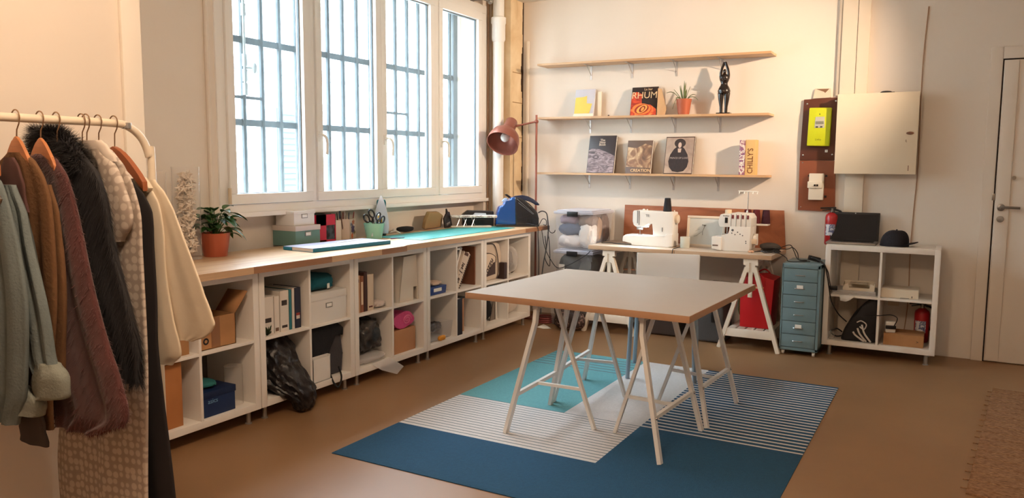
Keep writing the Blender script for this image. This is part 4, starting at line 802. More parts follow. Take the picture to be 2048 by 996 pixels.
cable('black lead crossing the desk and dropping over its front at the seam', [(1.68, -0.28, D0 + 0.03), (1.71, -0.3, D0 + 0.006), (1.715, -0.45, D0 + 0.006), (1.722, -0.59, D0 + 0.008), (1.722, -0.613, D0 - 0.01), (1.72, -0.615, D0 - 0.045)])
cable('black lead running from the clear crates to the sewing machine', [(1.01, -0.4, D0 + 0.005), (1.08, -0.36, D0 + 0.006), (1.15, -0.40, D0 + 0.006), (1.29, -0.415, D0 + 0.006)])

# ------------------------------------------------------------------ clear crates
M_clr = clear('crate_plastic', (214, 214, 222), 0.16, 0.25); M_lid = clear('crate_lid', (212, 212, 224), 0.5, 0.3)
def crate(z, h, label, cols, x0=0.605, x1=0.965, y0=-0.50, y1=-0.045):
    t = T('storage_crate', label, 'storage crate', ((x0 + x1) / 2, (y0 + y1) / 2, z))
    mb = MB(); i = 0.02; th = 0.004
    def side(a, b): pass
    pts0 = [(x0 + i, y0 + i), (x1 - i, y0 + i), (x1 - i, y1 - i), (x0 + i, y1 - i)]; pts1 = [(x0, y0), (x1, y0), (x1, y1), (x0, y1)]
    V = [(p[0], p[1], z + 0.002) for p in pts0] + [(p[0], p[1], z + h - 0.035) for p in pts1]
    mb.mesh(V, [(0, 1, 2, 3), (0, 1, 5, 4), (1, 2, 6, 5), (2, 3, 7, 6), (3, 0, 4, 7)]); o = mb.build('tub', M_clr, t)
    mb = MB(); mb.box(x0 - 0.012, y0 - 0.012, z + h - 0.035, x1 + 0.012, y1 + 0.012, z + h - 0.012, 0.004); mb.box(x0 + 0.01, y0 + 0.01, z + h - 0.012, x1 - 0.01, y1 - 0.01, z + h - 0.002, 0.003); mb.build('lid', M_lid, t)
    MB().box((x0 + x1) / 2 - 0.055, y0 - 0.026, z + h - 0.055, (x0 + x1) / 2 + 0.045, y0 - 0.012, z + h - 0.012, 0.003).build('latch', M_black, t)
    for k, (cx, cy, cz_, r, sc, rgb) in enumerate(cols):
        mb = MB(); lump(mb, (x0 + cx * (x1 - x0), y0 + cy * (y1 - y0), z + cz_ * h), r, sc, 0.14); mb.build('contents', mat('fabric_%d_%d_%d' % rgb, rgb, 0.9, bump=0.5, bscale=25), t)
    return t
crate(0.700, 0.345, 'clear lidded crate stuffed with grey, navy and white fabric, top of stack', [(.38, .25, .2, .12, (1.25, .9, .55), (212, 202, 196)), (.76, .22, .36, .09, (.9, .95, 1.35), (226, 220, 214)), (.36, .2, .5, .1, (1.25, .75, .62), (74, 84, 104)), (.3, .25, .74, .1, (1.1, .9, .48), (156, 134, 146)), (.74, .25, .72, .09, (1.0, 1.0, .62), (138, 120, 108)), (.55, .72, .42, .13, (1.25, 1.0, 1.05), (132, 108, 94)), (.90, .45, .5, .05, (.6, 1.2, 2.2), (176, 148, 124)), (.88, .8, .5, .06, (.6, 1.4, 2.2), (112, 88, 76))])
crate(0.352, 0.343, 'clear lidded crate of dark green and red fabric, second in the stack', [(.36, .25, .62, .11, (1.2, .9, .8), (74, 80, 76)), (.72, .27, .5, .1, (1, .95, 1.25), (92, 90, 80)), (.42, .22, .25, .1, (1.3, .9, .6), (122, 62, 68)), (.6, .7, .45, .13, (1.2, 1, 1.05), (84, 72, 66))])
MB().box(0.645, -0.500, 0.515, 0.70, -0.496, 0.56).thing('paper_label', M_paper, 'small white paper label on the front of the second clear crate', 'label')
crate(0.004, 0.343, 'clear lidded crate on the floor at the bottom of the stack', [(.35, .3, .45, .13, (1.0, .8, .9), (64, 54, 52)), (.65, .6, .42, .12, (1, 1, 1), (84, 72, 66))], 0.555, 0.895)
mb = MB(); lump(mb, (0.82, -0.63, 0.092), 0.12, (1.25, 0.65, 0.72), 0.08, 28); mb.thing('patterned_bag', ramp('leaf_print', 26, [(0.4, (44, 34, 34)), (0.55, (62, 46, 44)), (0.62, (150, 124, 116))], distort=1.5), 'dark patterned fabric bag on the floor in front of the crates', 'bag')
mb = MB()
for k in range(3): mb.tube([(0.47 + 0.085 * math.cos(2 * PI * i / 20), -0.42 + 0.085 * math.sin(2 * PI * i / 20), 0.012 + 0.018 * k) for i in range(20)], 0.008, 6, closed=True)
mb.thing('hose_coil', mat('hose_maroon', (120, 54, 52), 0.6), 'coiled dark red cable on the floor by the end of the shelf units', 'coil')
mb = MB(); mb.mesh([(0.52, -0.68, 0.004), (0.60, -0.70, 0.003), (0.66, -0.66, 0.003), (0.60, -0.60, 0.004), (0.56, -0.62, 0.026)], [(0, 1, 4), (1, 2, 4), (2, 3, 4), (3, 0, 4)])
mb.thing('paper_scrap', M_paper, 'crumpled white paper scrap on the floor near the crates', 'paper')
# under the desk
t = T('red_bag', 'bright red shopping bag standing on the right trestle shelf under the desk', 'bag', (2.36, -0.33, 0.158))
M_rb = mat('red_bag', (196, 20, 28), 0.55, bump=0.15, bscale=10)
MB().prism([(2.245, 0.159), (2.478, 0.159), (2.50, 0.55), (2.40, 0.575), (2.235, 0.56)], -0.46, -0.2, 'y', 0.006).build('body', M_rb, t)
mb = MB()
for y in (-0.468, -0.192): mb = MB(); mb.tube(bez([(2.30, y, 0.50), (2.31, y, 0.56), (2.37, y, 0.60), (2.42, y, 0.56), (2.43, y, 0.50)], 5), 0.006, 6); mb.build('handle', M_rb, t)
MB(at(1.99, -0.30, 0.003)).prism([(-0.14, 0), (0.13, 0), (0.12, 0.30), (-0.12, 0.33)], -0.17, 0.13, 'y', 0.02, 3).thing('grey_basket', mat('felt_grey', (84, 82, 82), 0.95, bump=0.4, bscale=80), 'dark grey felt basket on the floor under the desk', 'basket')
MB().box(2.02, -0.484, 0.17, 2.05, -0.474, 0.30, 0.003).thing('basket_strap', M_black, 'black strap on the front of the grey felt basket', 'strap')
mb = MB(); lump(mb, (2.0, -0.28, 0.415), 0.12, (1.3, 1.0, 0.62), 0.1, 26); mb.thing('cushion', ramp('brown_print', 20, [(0.4, (92, 74, 62)), (0.6, (124, 102, 86))], distort=1), 'brown patterned cushion bundled on top of the grey basket', 'cushion')
mb = MB(); lump(mb, (2.215, -0.2, 0.30), 0.07, (0.6, 1, 1.6), 0.08); mb.thing('green_bag', mat('bag_olive', (112, 112, 62), 0.8, bump=0.4, bscale=30), 'olive green bag squeezed between the grey basket and the red bag', 'bag')
mb = MB(); mb.prism([(1.42, 0.005), (1.74, 0.005), (1.72, 0.34), (1.44, 0.34)], -0.42, -0.1, 'y', 0.02, 3); mb.thing('dark_box', mat('dark_taupe', (72, 60, 54), 0.9), 'dark taupe storage box on the floor under the left half of the desk', 'box')

# ------------------------------------------------------------------ things on the worktop
WT = 0.8855
t = T('potted_plant', 'leafy green houseplant in a copper red pot on the worktop', 'potted plant', (-0.10, -3.59, WT))
c = Vector((-0.105, -3.592, WT)); pot(MB(), c, 0.066, 0.086, 0.138).build('pot', mat('copper_pot', (176, 92, 66), 0.35, 0.4), t)
MB().lathe([(0.001, 0.118), (0.08, 0.118)], c, 20, cap=False).build('soil', mat('soil', (52, 36, 26), 0.95, bump=0.8, bscale=120), t)
def bleaf(mb, p, d, L, w, droop, n=7):
    """broad pointed leaf on a stalk"""
    d = Vector(d).normalized(); s_ = d.cross(Vector((0, 0, 1))).normalized(); R = []
    for i in range(n + 1):
        u = i / n; cc = Vector(p) + d * L * u + Vector((0, 0, -droop * L * u * u)); ww = w * (math.sin(PI * u ** 0.8) ** 0.75 if 0 < u < 1 else 0.02)
        R.append([cc - s_ * ww + Vector((0, 0, ww * 0.35)), cc, cc + s_ * ww + Vector((0, 0, ww * 0.35))])
    mb.mesh([x for r in R for x in r], [(i * 3 + k, i * 3 + k + 1, i * 3 + k + 4, i * 3 + k + 3) for i in range(n) for k in range(2)])
random.seed(11); mb = MB(); ms = MB()
for k in range(34):
    a = random.uniform(0, 2 * PI); hgt = random.uniform(0.15, 0.27); rr = random.uniform(0.01, 0.075)
    p = c + Vector((math.cos(a) * rr, math.sin(a) * rr, hgt)); ms.tube(bez([c + Vector((math.cos(a) * 0.01, math.sin(a) * 0.01, 0.115)), c + Vector((math.cos(a) * rr * 0.5, math.sin(a) * rr * 0.5, hgt * 0.8)), p], 3), 0.002, 5)
    bleaf(mb, p, (math.cos(a), math.sin(a), random.uniform(0.0, 0.7)), random.uniform(0.075, 0.125), random.uniform(0.024, 0.038), random.uniform(0.2, 0.9))
for yy, zz, L in ((0.20, 0.235, .1), (0.14, 0.25, .12), (0.17, 0.16, .08), (0.14, 0.13, .09), (0.1, .2, .1)):
    ms.tube(bez([c + Vector((0, 0, 0.115)), c + Vector((0.01, yy * 0.4, zz)), c + Vector((0.02, yy * 0.65, zz))], 4), 0.002, 5); bleaf(mb, c + Vector((0.02, yy * 0.6, zz)), (0.15, 1, 0.05), L, 0.018, 0.45)
ms.build('stems', mat('stem_green', (84, 110, 52), 0.5), t); mb.build('leaves', mat('leaf_green', (52, 96, 44), 0.4, var=0.3, vscale=14), t)
# star tubes
random.seed(5)
def star(mb, c, r):
    M = Matrix.Translation(c) @ Matrix.Rotation(random.uniform(0, 6), 4, 'Z') @ Matrix.Rotation(random.uniform(0, 6), 4, 'X')
    V = [(0, 0, r * 0.35), (0, 0, -r * 0.35)]
    for i in range(10): rr = r if i % 2 == 0 else r * 0.42; V.append((rr * math.cos(i * PI / 5), rr * math.sin(i * PI / 5), 0))
    V = [M @ Vector(v) for v in V]; Fc = []
    for i in range(10): j = (i + 1) % 10; Fc.append((0, 2 + i, 2 + j)); Fc.append((1, 2 + j, 2 + i))
    mb.mesh(V, Fc)
def startube(x, y, r, h, fill, label, l2, n):
    t = T('clear_tube', label, 'tube', (x, y, WT)); MB().lathe([(r, 0.004), (r, h)], (x, y, WT), 20, cap=False).build('wall', M_clrt, t); MB().lathe([(0.0005, 0.001), (r, 0.001), (r, 0.005), (0.0005, 0.005)], (x, y, WT), 20, cap=False).build('base', M_clrt, t); MB().lathe([(r + 0.001, h), (r + 0.001, h + 0.01), (0.001, h + 0.01)], (x, y, WT), 20, cap=False).build('cap', M_clrt, t)
    mb = MB(); k = 0
    while k < n:
        a = random.uniform(0, 2 * PI); q = math.sqrt(random.random()) * (r - 0.031); star(mb, (x + q * math.cos(a), y + q * math.sin(a), WT + 0.03 + (fill - 0.03) * (k / n)), random.uniform(0.024, 0.031)); k += 1
    mb.thing('paper_stars', mat('star_cream', (232, 218, 202), 0.8, var=0.15, vscale=12), l2, 'paper stars', kind='stuff')
M_clrt = clear('acrylic', (235, 232, 228), 0.05, 0.08)
startube(-0.10, -3.785, 0.074, 0.515, 0.49, 'tall clear tube full of folded cream paper stars beside the potted plant', 'folded cream paper stars filling the clear tube beside the plant', 190)
startube(-0.11, -3.985, 0.066, 0.49, 0.20, 'second clear tube standing closer to the clothes rail, mostly empty', 'few folded paper stars at the bottom of the second clear tube', 60)
# boxes by the wall
def lidbox(name, label, M, w, d, h, lh, mb_, ml, plate=True):
    t = T(name, label, 'box', M.translation); MB(M).box(0.003, 0.003, 0, w - 0.003, d - 0.003, h - 0.002, 0.001).build('body', mb_, t)
    MB(M).box(0, 0, h - lh, w, d, h, 0.0015).build('lid', ml, t)
    if plate:
        mb = MB(M); mb.box(w + 0.0005 - 0.003, d * 0.5 - 0.028, (h - lh) * 0.62, w, d * 0.5 + 0.028, (h - lh) * 0.62 + 0.03, 0.001); mb.build('label_plate', M_steel, t)
        MB(M).box(w, d * 0.5 - 0.022, (h - lh) * 0.62 + 0.005, w + 0.001, d * 0.5 + 0.022, (h - lh) * 0.62 + 0.025).build('label_card', M_paper, t)
    return t
M_teal = mat('box_teal', (104, 140, 132), 0.6); M_bw = mat('box_white', (226, 222, 216), 0.6)
lidbox('storage_box', 'grey-green storage box with pale lid under the smaller white box', at(-0.31, -2.955, WT), 0.215, 0.235, 0.135, 0.034, M_teal, mat('lid_grey', (206, 194, 186), 0.6))
lidbox('storage_box', 'smaller white storage box stacked on the grey-green box', at(-0.29, -2.945, WT + 0.1356), 0.175, 0.195, 0.095, 0.018, M_bw, M_bw)
# red magazine file
t = T('magazine_file', 'bright red box file with a cut-out window standing beside the stacked boxes', 'box file', (-0.19, -2.63, WT))
M_rf = mat('file_red', (190, 32, 62), 0.5); x0, x1, y0, y1, h = -0.275, -0.135, -2.715, -2.525, 0.195
mb = MB(); mb.box(x0, y0, WT, x1, y0 + 0.004, WT + h); mb.box(x0, y1 - 0.004, WT, x1, y1, WT + h); mb.box(x0, y0, WT, x0 + 0.004, y1, WT + h); mb.box(x0, y0, WT, x1, y1, WT + 0.004)
mb.box(x1 - 0.004, y0, WT, x1, y0 + 0.095, WT + h); mb.box(x1 - 0.004, y0, WT + 0.12, x1, y1, WT + h); mb.box(x1 - 0.004, y0, WT, x1, y1, WT + 0.018); mb.build('case', M_rf, t)
MB().box(x1 - 0.02, y0 + 0.09, WT + 0.015, x1 - 0.005, y1 - 0.005, WT + 0.12).build('dark_contents', ramp('dark_photo', 20, [(0.4, (22, 24, 30)), (0.6, (70, 84, 92))]), t)
mb = MB(); mb.box(x0 + 0.02, y0 + 0.01, WT + 0.01, x1 - 0.02, y1 - 0.02, WT + h + 0.004); mb.build('inner_folders', M_black, t)
# patterned pencil box
t = T('pencil_box', 'square tin with a flower print, full of pencils, beside the red box file', 'pencil pot', (-0.20, -2.37, WT))
M = at(-0.20, -2.355, WT, 0.35); s = 0.06; hh = 0.15
mb = MB(M); mb.box(-s, -s, 0, s, -s + 0.003, hh); mb.box(-s, s - 0.003, 0, s, s, hh); mb.box(-s, -s, 0, -s + 0.003, s, hh); mb.box(-s, -s, 0, s, s, 0.004); mb.build('tin', mat('tin_cream', (214, 196, 178), 0.6), t)
MB(M).box(s - 0.003, -s, 0, s, s, hh).build('printed_side', mat('tin_side', (200, 190, 176), 0.6), t)
for cy_, cz_, r, rgb in ((0, .075, .04, (84, 74, 120)), (.01, .12, .03, (176, 104, 70)), (-.015, .025, .024, (206, 104, 58)), (.02, .10, .018, (220, 200, 180)), (0.03, .05, .018, (120, 116, 72)), (-.03, .11, .016, (90, 96, 130))):
    mb = MB(M @ Matrix.Translation((s + 0.0005, cy_, cz_)) @ Matrix.Rotation(PI / 2, 4, 'Y')); mb.prism([(r * (1 if i % 2 == 0 else 0.6) * math.cos(i * PI / 6), r * (1 if i % 2 == 0 else 0.6) * math.sin(i * PI / 6)) for i in range(12)], 0, 0.0008 + 0.0003 * random.random(), 'z'); mb.build('printed_flower', mat('flower_%d' % rgb[0], rgb, 0.5), t)
random.seed(21)
PCOL = [(30, 30, 34), (90, 60, 50), (60, 70, 90), (160, 150, 140), (120, 50, 50)]
PL = ['black pencil leaning farthest left in the flower tin', 'brown pencil at the back left of the flower tin', 'blue-grey pen near the middle of the flower tin', 'pale marker standing in the middle of the flower tin', 'maroon pencil at the middle right of the flower tin', 'tall black marker standing highest in the flower tin', 'short brown pencil at the front of the flower tin', 'slate pen at the right of the flower tin', 'silver pen leaning out to the right of the flower tin', 'dark red pencil at the back right of the flower tin']
for k in range(10):
    bx, by = random.uniform(-.035, .03), -0.045 + 0.009 * k; lean = (k - 4.5) * 0.045
    p = M @ Vector((bx, by, 0.008)); q = M @ Vector((bx + random.uniform(-.012, .01), max(-.1, min(.1, by + lean * 0.35)), (0.20, 0.19, .21, .205, .2, .225, .18, .195, .2, .2)[k]))
    mb = MB(); d = (q - p).normalized(); mb.tube([p, q - d * 0.012, q], 0.004, 6, radii=[0.0042, 0.0042, 0.0015]); mb.thing('pencil', mat('pencil_%d' % (k % 5), PCOL[k % 5], 0.5), PL[k], 'pencil', 'pencils in the flower tin')
# pale box behind
MB(at(-0.18, -2.47, WT)).box(-0.05, -0.035, 0, 0.03, 0.02, 0.145, 0.002).thing('paper_carton', mat('carton_white', (218, 206, 190), 0.6), 'plain pale carton squeezed between the red file and the flower tin', 'carton')
# mint pot with scissors
c = Vector((-0.05, -2.205, WT)); t = T('tool_pot', 'mint green pot holding scissors and tools on the worktop', 'pot', c)
pot(MB(), c, 0.056, 0.078, 0.115, 0.003).build('pot', mat('mint_enamel', (146, 206, 186), 0.35), t)
def scissors(label, p, rot, s=1.0, mh=None):
    t = T('scissors', label, 'scissors', p); M = Matrix.Translation(p) @ rot
    for sg in (-1, 1):
        mb = MB(M); mb.prism([(0, -0.11 * s), (sg * 0.012 * s, -0.10 * s), (sg * 0.010 * s, 0.0), (-sg * 0.004 * s, 0.0)], sg * 0.001 - 0.001, sg * 0.001 + 0.001, 'y'); mb.build('blade', M_chrome, t)
        mb = MB(M); cx = sg * 0.028 * s; pts = [(cx + 0.019 * s * math.cos(a_) , 0.004 * sg, 0.055 * s + 0.030 * s * math.sin(a_)) for a_ in [2 * PI * i / 18 for i in range(18)]]
        mb.tube(pts, 0.0065 * s, 8, closed=True); mb.bar((0, 0, 0.0), (cx * 0.75, 0.004 * sg, 0.03 * s), 0.014 * s, 0.010 * s); mb.build('handle', mh or M_black, t)
    mb = MB(M); mb.ball((0, -0.003, 0), 0.004 * s); mb.build('screw', M_chrome, t)
scissors('black handled dressmaking scissors leaning left out of the mint pot', c + Vector((0.035, -0.055, 0.125)), Matrix.Rotation(PI / 2 - 0.3, 4, 'Z') @ Matrix.Rotation(-0.6, 4, 'Y'), 1.05)
scissors('second pair of black and grey scissors lower in the mint pot', c + Vector((0.04, -0.01, 0.108)), Matrix.Rotation(PI / 2 - 0.2, 4, 'Z') @ Matrix.Rotation(0.55, 4, 'Y'), 0.95, mat('handle_slate', (52, 60, 72), 0.4))
for k, (dx, dy, h_, rgb, l) in enumerate(((0.02, 0.035, .17, (232, 180, 60), 'yellow-ringed tool handle standing left in the mint pot'), (0.02, 0.055, .155, (214, 160, 40), 'amber tool handle standing right in the mint pot'))):
    t = T('screwdriver', l, 'tool', c + Vector((dx, dy, 0.01))); MB().lathe([(0.004, 0), (0.004, 0.09)], c + Vector((dx, dy, 0.01)), 10).build('shaft', M_steel, t); MB().lathe([(0.009, 0.09), (0.010, 0.10), (0.010, h_ - 0.012)], c + Vector((dx, dy, 0.01)), 12).build('grip', mat('grip_%d' % k, rgb, 0.3), t); MB().lathe([(0.010, h_ - 0.012), (0.009, h_), (0.004, h_ + 0.004)], c + Vector((dx, dy, 0.01)), 12).build('end_cap', M_plast, t)
# upright iron: tip up, on its heel
t = T('iron', 'teal and white steam iron standing upright on its heel behind the mint pot', 'iron', (-0.16, -1.97, WT))
fx = Vector((0.60, -0.80, 0)).normalized(); wx = Vector((0.80, 0.60, 0)).normalized()   # fx sole normal, wx width
O = Vector((-0.165, -1.975, WT)); MI = Matrix(((wx.x, fx.x, 0, O.x), (wx.y, fx.y, 0, O.y), (0, 0, 1, O.z), (0, 0, 0, 1)))
sole = [(-0.052, 0.0), (0.052, 0.0), (0.058, 0.05), (0.055, 0.11), (0.040, 0.19), (0.015, 0.27), (0.0, 0.295), (-0.015, 0.27), (-0.040, 0.19), (-0.055, 0.11), (-0.058, 0.05)]
mb = MB(MI); mb.prism([(a, b + 0.02) for a, b in sole], 0.058, 0.064, 'y', 0.001); mb.build('soleplate', mat('sole_steel', (206, 218, 236), 0.25, 0.25, coat=0.5), t)
mb = MB(MI); mb.prism([(a * 0.97, b * 0.97 + 0.021) for a, b in sole], 0.042, 0.057, 'y', 0.003); mb.build('skirt', M_plast, t)
mb = MB(MI); mb.prism([(0.041, 0.022), (0.041, 0.285), (0.02, 0.26), (-0.02, 0.20), (-0.045, 0.13), (-0.05, 0.06), (-0.045, 0.0), (0.0, 0.0)], -0.036, 0.036, 'x', 0.012, 3); mb.build('body', mat('iron_teal', (22, 108, 122), 0.25, coat=0.4), t)
mb = MB(MI); mb.tube(bez([(0, 0.01, 0.27), (0, -0.035, 0.25), (0, -0.075, 0.17), (0, -0.085, 0.09), (0, -0.07, 0.02), (0, -0.03, 0.008)], 5), 0.013, 10); mb.build('handle', mat('iron_cream', (226, 218, 204), 0.35), t)
mb = MB(MI); mb.lathe([(0.012, 0), (0.012, 0.01)], (0, -0.08, 0.16), 10); mb.build('dial', M_black, t)
MB().tube(bez([(-0.14, -1.90, WT + 0.02), (-0.12, -1.86, WT + 0.03), (-0.10, -1.83, WT + 0.012), (-0.13, -1.80, WT + 0.008), (-0.17, -1.82, WT + 0.03), (-0.14, -1.86, WT + 0.045)], 6), 0.005, 6).thing('white_flex', mat('cord_white', (214, 208, 200), 0.6), 'white cord coiled on the worktop beside the upright iron', 'cord')
mb = MB(); lump(mb, (-0.21, -1.62, WT + 0.024), 0.06, (0.8, 1.55, 0.38), 0.05); mb.thing('dark_case', M_blackcloth, 'small soft black case lying on the worktop by the wall', 'case')
# pouches
MB(at(-0.20, -1.21, WT, 0.1) @ Matrix.Rotation(0.25, 4, 'Y')).prism([(-0.15, 0), (0.13, 0.0), (0.12, 0.11), (0.03, 0.145), (-0.13, 0.15), (-0.16, 0.08)], -0.05, -0.01, 'x', 0.012, 3).thing('pouch', mat('tan_fabric', (152, 124, 88), 0.9, bump=0.4, bscale=60), 'tan fabric pouch slumped against the wall behind the cutting mat', 'pouch')
t = T('black_packet', 'black printed packet leaning on the tan pouch', 'packet', (-0.19, -1.01, WT))
M = at(-0.17, -1.05, WT) @ Matrix.Rotation(0.25, 4, 'X'); MB(M).prism([(-0.05, 0), (0.06, 0), (0.05, 0.13), (0.02, 0.14), (0.018, 0.17), (0.01, 0.17), (0.005, 0.13), (-0.05, 0.10)], -0.01, 0.004, 'x', 0.003).build('packet', mat('packet_black', (44, 38, 38), 0.45), t)
text('print_marks', 'ITPT', 0.03, M @ Matrix.Translation((0.0045, 0.005, 0.035)) @ Matrix.Rotation(PI / 2, 4, 'Z') @ RX90, mat('print_silver', (170, 160, 156), 0.5), t)
# big flat books
t = T('portfolio_book', 'large flat teal and white portfolio book lying on the worktop', 'book', (0.14, -2.78, WT))
M = at(0.145, -2.80, WT, -0.08)
MB(M).box(-0.135, -0.345, 0.003, 0.134, 0.345, 0.021).build('pages', mat('page_edge', (214, 208, 204), 0.7), t)
mb = MB(M); mb.box(-0.137, -0.347, 0, 0.137, 0.347, 0.003, 0.0008); mb.box(0.134, -0.347, 0, 0.137, 0.347, 0.025, 0.0008); mb.box(-0.137, -0.352, 0.002, -0.06, -0.345, 0.022, 0.0008); mb.build('teal_spine', mat('spine_teal', (32, 118, 150), 0.5), t)
MB(M).box(-0.137, -0.347, 0.0212, 0.137, 0.347, 0.025, 0.0008).build('top_cover', mat('cover_lavender', (196, 200, 226), 0.45, var=0.08, vscale=5), t)
MB(at(0.10, -2.66, WT + 0.0255, 0.1)).box(-0.018, -0.15, 0, 0.018, 0.15, 0.002).thing('ruler', M_paper, 'white ruler lying across the flat portfolio book', 'ruler')
MB(at(0.10, -2.12, WT, -0.3)).box(-0.006, -0.06, 0, 0.006, 0.06, 0.008, 0.002).thing('seam_ripper', mat('violet_grip', (110, 92, 130), 0.4), 'small violet handled seam ripper on the worktop in front of the mint pot', 'tool')
# cutting mat
t = T('cutting_mat', 'large teal cutting mat with a fine grid covering the far worktop', 'cutting mat', (0.1, -1.45, WT))
x0, x1, y0, y1 = -0.10, 0.335, -2.13, -0.75
MB().box(x0, y0, WT, x1, y1, WT + 0.003, 0.001).build('mat', mat('mat_teal', (52, 158, 156), 0.4), t)
mb = MB()
for k in range(14): y = y0 + 0.05 + k * 0.1; mb.box(x0 + 0.01, y, WT + 0.003, x1 - 0.01, y + 0.0015, WT + 0.0033)
for k in range(5): x = x0 + 0.02 + k * 0.1; mb.box(x, y0 + 0.01, WT + 0.003, x + 0.0015, y1 - 0.01, WT + 0.0033)
mb.build('grid_lines', mat('mat_line', (110, 196, 190), 0.5), t)
# sleeve board, dark box and steam station, set along the far end
A = Vector((0.80, 0.60, 0)); B = Vector((-0.60, 0.80, 0))
def fr(ox, oy, oz=WT): return Matrix(((A.x, B.x, 0, ox), (A.y, B.y, 0, oy), (0, 0, 1, oz), (0, 0, 0, 1)))
t = T('sleeve_board', 'small padded sleeve ironing board on wire legs beside the steam station', 'ironing board', (-0.1, -0.98, WT + 0.004))
M = fr(-0.09, -0.985, WT + 0.0042)
MB(M).prism([(-0.08, -0.045), (0.30, -0.05), (0.325, -0.03), (0.33, 0.0), (0.325, 0.03), (0.30, 0.05), (-0.08, 0.045), (-0.09, 0.0)], 0.085, 0.105, 'z', 0.006).build('padded_top', ramp('stripe_cloth', 14, [(0.4, (228, 222, 216)), (0.5, (150, 130, 130)), (0.56, (228, 222, 216))], distort=2), t)
MB(M).prism([(-0.08, -0.04), (0.27, -0.045), (0.28, 0.0), (0.27, 0.045), (-0.08, 0.04)], 0.0, 0.012, 'z', 0.003).build('base', mat('base_cream', (222, 212, 198), 0.5), t)
mb = MB(M)
for x in (-0.03, 0.03, 0.10): mb.tube([(x, -0.03, 0.011), (x + 0.03, 0.0, 0.086)], 0.003, 6); mb.tube([(x + 0.03, -0.03, 0.011), (x, 0.0, 0.086)], 0.003, 6)
mb.build('wire_legs', M_chrome, t)
t = T('black_case', 'black hard case with a white and blue panel behind the sleeve board', 'case', (-0.05, -0.80, WT))
M = fr(-0.07, -0.86, WT + 0.0042)
MB(M).prism([(-0.06, 0.0), (0.222, 0.0), (0.222, 0.13), (-0.01, 0.135), (-0.06, 0.10)], 0.055, 0.20, 'y', 0.008, 3).build('shell', mat('case_black', (26, 24, 28), 0.35), t)
MB(M).prism([(0.02, 0.085), (0.16, 0.08), (0.15, 0.115), (0.05, 0.118)], 0.05, 0.056, 'y', 0.002).build('panel', mat('panel_pale', (196, 208, 226), 0.25), t)
t = T('steam_station', 'blue and black steam iron station with a tall handle at the end of the worktop', 'steam iron', (0.2, -0.58, WT))
k = 0.00067
def sp(pts): return [((x - 185) * k, (672 - y) * k) for x, y in pts]
M = fr(0.075, -0.665)
M_blu = mat('steam_blue', (24, 82, 158), 0.2, 0.2, coat=0.6); M_dkb = mat('steam_black', (26, 30, 38), 0.22, coat=0.5)
MB(M).prism(sp([(190, 655), (560, 655), (560, 330), (470, 278), (400, 275), (350, 355), (300, 380), (240, 400), (215, 470), (200, 560)]), -0.075, 0.075, 'y', 0.022, 4).build('water_tank', M_blu, t)
MB(M).prism(sp([(450, 660), (775, 665), (770, 560), (755, 480), (720, 440), (640, 360), (540, 292), (440, 272)]), -0.082, 0.082, 'y', 0.02, 4).build('housing', M_dkb, t)
MB(M).prism(sp([(185, 672), (778, 672), (776, 640), (185, 640)]), -0.088, 0.088, 'y', 0.008).build('base', M_dkb, t)
MB(M).prism(sp([(400, 290), (460, 262), (560, 252), (640, 268), (710, 305), (770, 350), (795, 382), (780, 392), (735, 385), (680, 340), (610, 318), (560, 312), (470, 320)]), -0.016, 0.016, 'y', 0.006, 3).build('handle', mat('handle_navy', (30, 44, 74), 0.3), t)
MB(M).prism(sp([(280, 335), (310, 292), (345, 288), (365, 330), (330, 365)]), -0.02, 0.02, 'y', 0.006).build('spout', mat('spout_pale', (170, 196, 226), 0.2), t)
MB(M).prism(sp([(315, 245), (345, 235), (405, 275), (380, 295)]), -0.016, 0.016, 'y', 0.005).build('cap', M_black, t)
mb = MB(M); a, b = sp([(470, 298), (700, 500)]); mb.bar((a[0], -0.084, a[1]), (b[0], -0.084, b[1]), 0.004, 0.003); a, b = sp([(490, 350), (690, 505)]); mb.bar((a[0], -0.084, a[1]), (b[0], -0.084, b[1]), 0.003, 0.003); mb.build('trim_line', mat('trim_silver', (150, 156, 166), 0.3, 0.6), t)
cable('grey steam hose arching off the steam station and hanging down', [(0.39, -0.42, WT + 0.12), (0.42, -0.40, WT + 0.135), (0.455, -0.38, WT + 0.115), (0.475, -0.39, WT + 0.04), (0.495, -0.42, WT - 0.06), (0.50, -0.46, 0.70), (0.49, -0.50, 0.55), (0.485, -0.53, 0.35), (0.49, -0.54, 0.1)], 0.006, mat('hose_grey', (66, 68, 74), 0.5), 'steam_hose')
cable('black cable hanging from the steam station nearest the shelf unit', [(0.31, -0.56, WT + 0.03), (0.42, -0.56, WT + 0.02), (0.462, -0.56, WT - 0.01), (0.475, -0.58, 0.80), (0.48, -0.57, 0.6), (0.475, -0.56, 0.3), (0.48, -0.55, 0.05)])
cable('black cable looping back up under the worktop corner', [(0.478, -0.45, 0.80), (0.485, -0.44, 0.7), (0.49, -0.47, 0.6), (0.50, -0.40, 0.52), (0.495, -0.38, 0.6), (0.49, -0.39, 0.75), (0.48, -0.40, 0.83)])
cable('black cable slanting from the worktop end to the clear crates', [(0.47, -0.50, 0.86), (0.48, -0.5, 0.80), (0.52, -0.53, 0.70), (0.60, -0.57, 0.60), (0.68, -0.58, 0.535), (0.80, -0.57, 0.58), (0.93, -0.56, 0.66), (0.97, -0.55, 0.70)])
cable('short black cable loop on the worktop end beside the steam station', [(0.37, -0.36, WT + 0.005), (0.40, -0.35, WT + 0.06), (0.43, -0.34, WT + 0.05), (0.435, -0.345, WT + 0.006), (0.40, -0.33, WT + 0.006)])
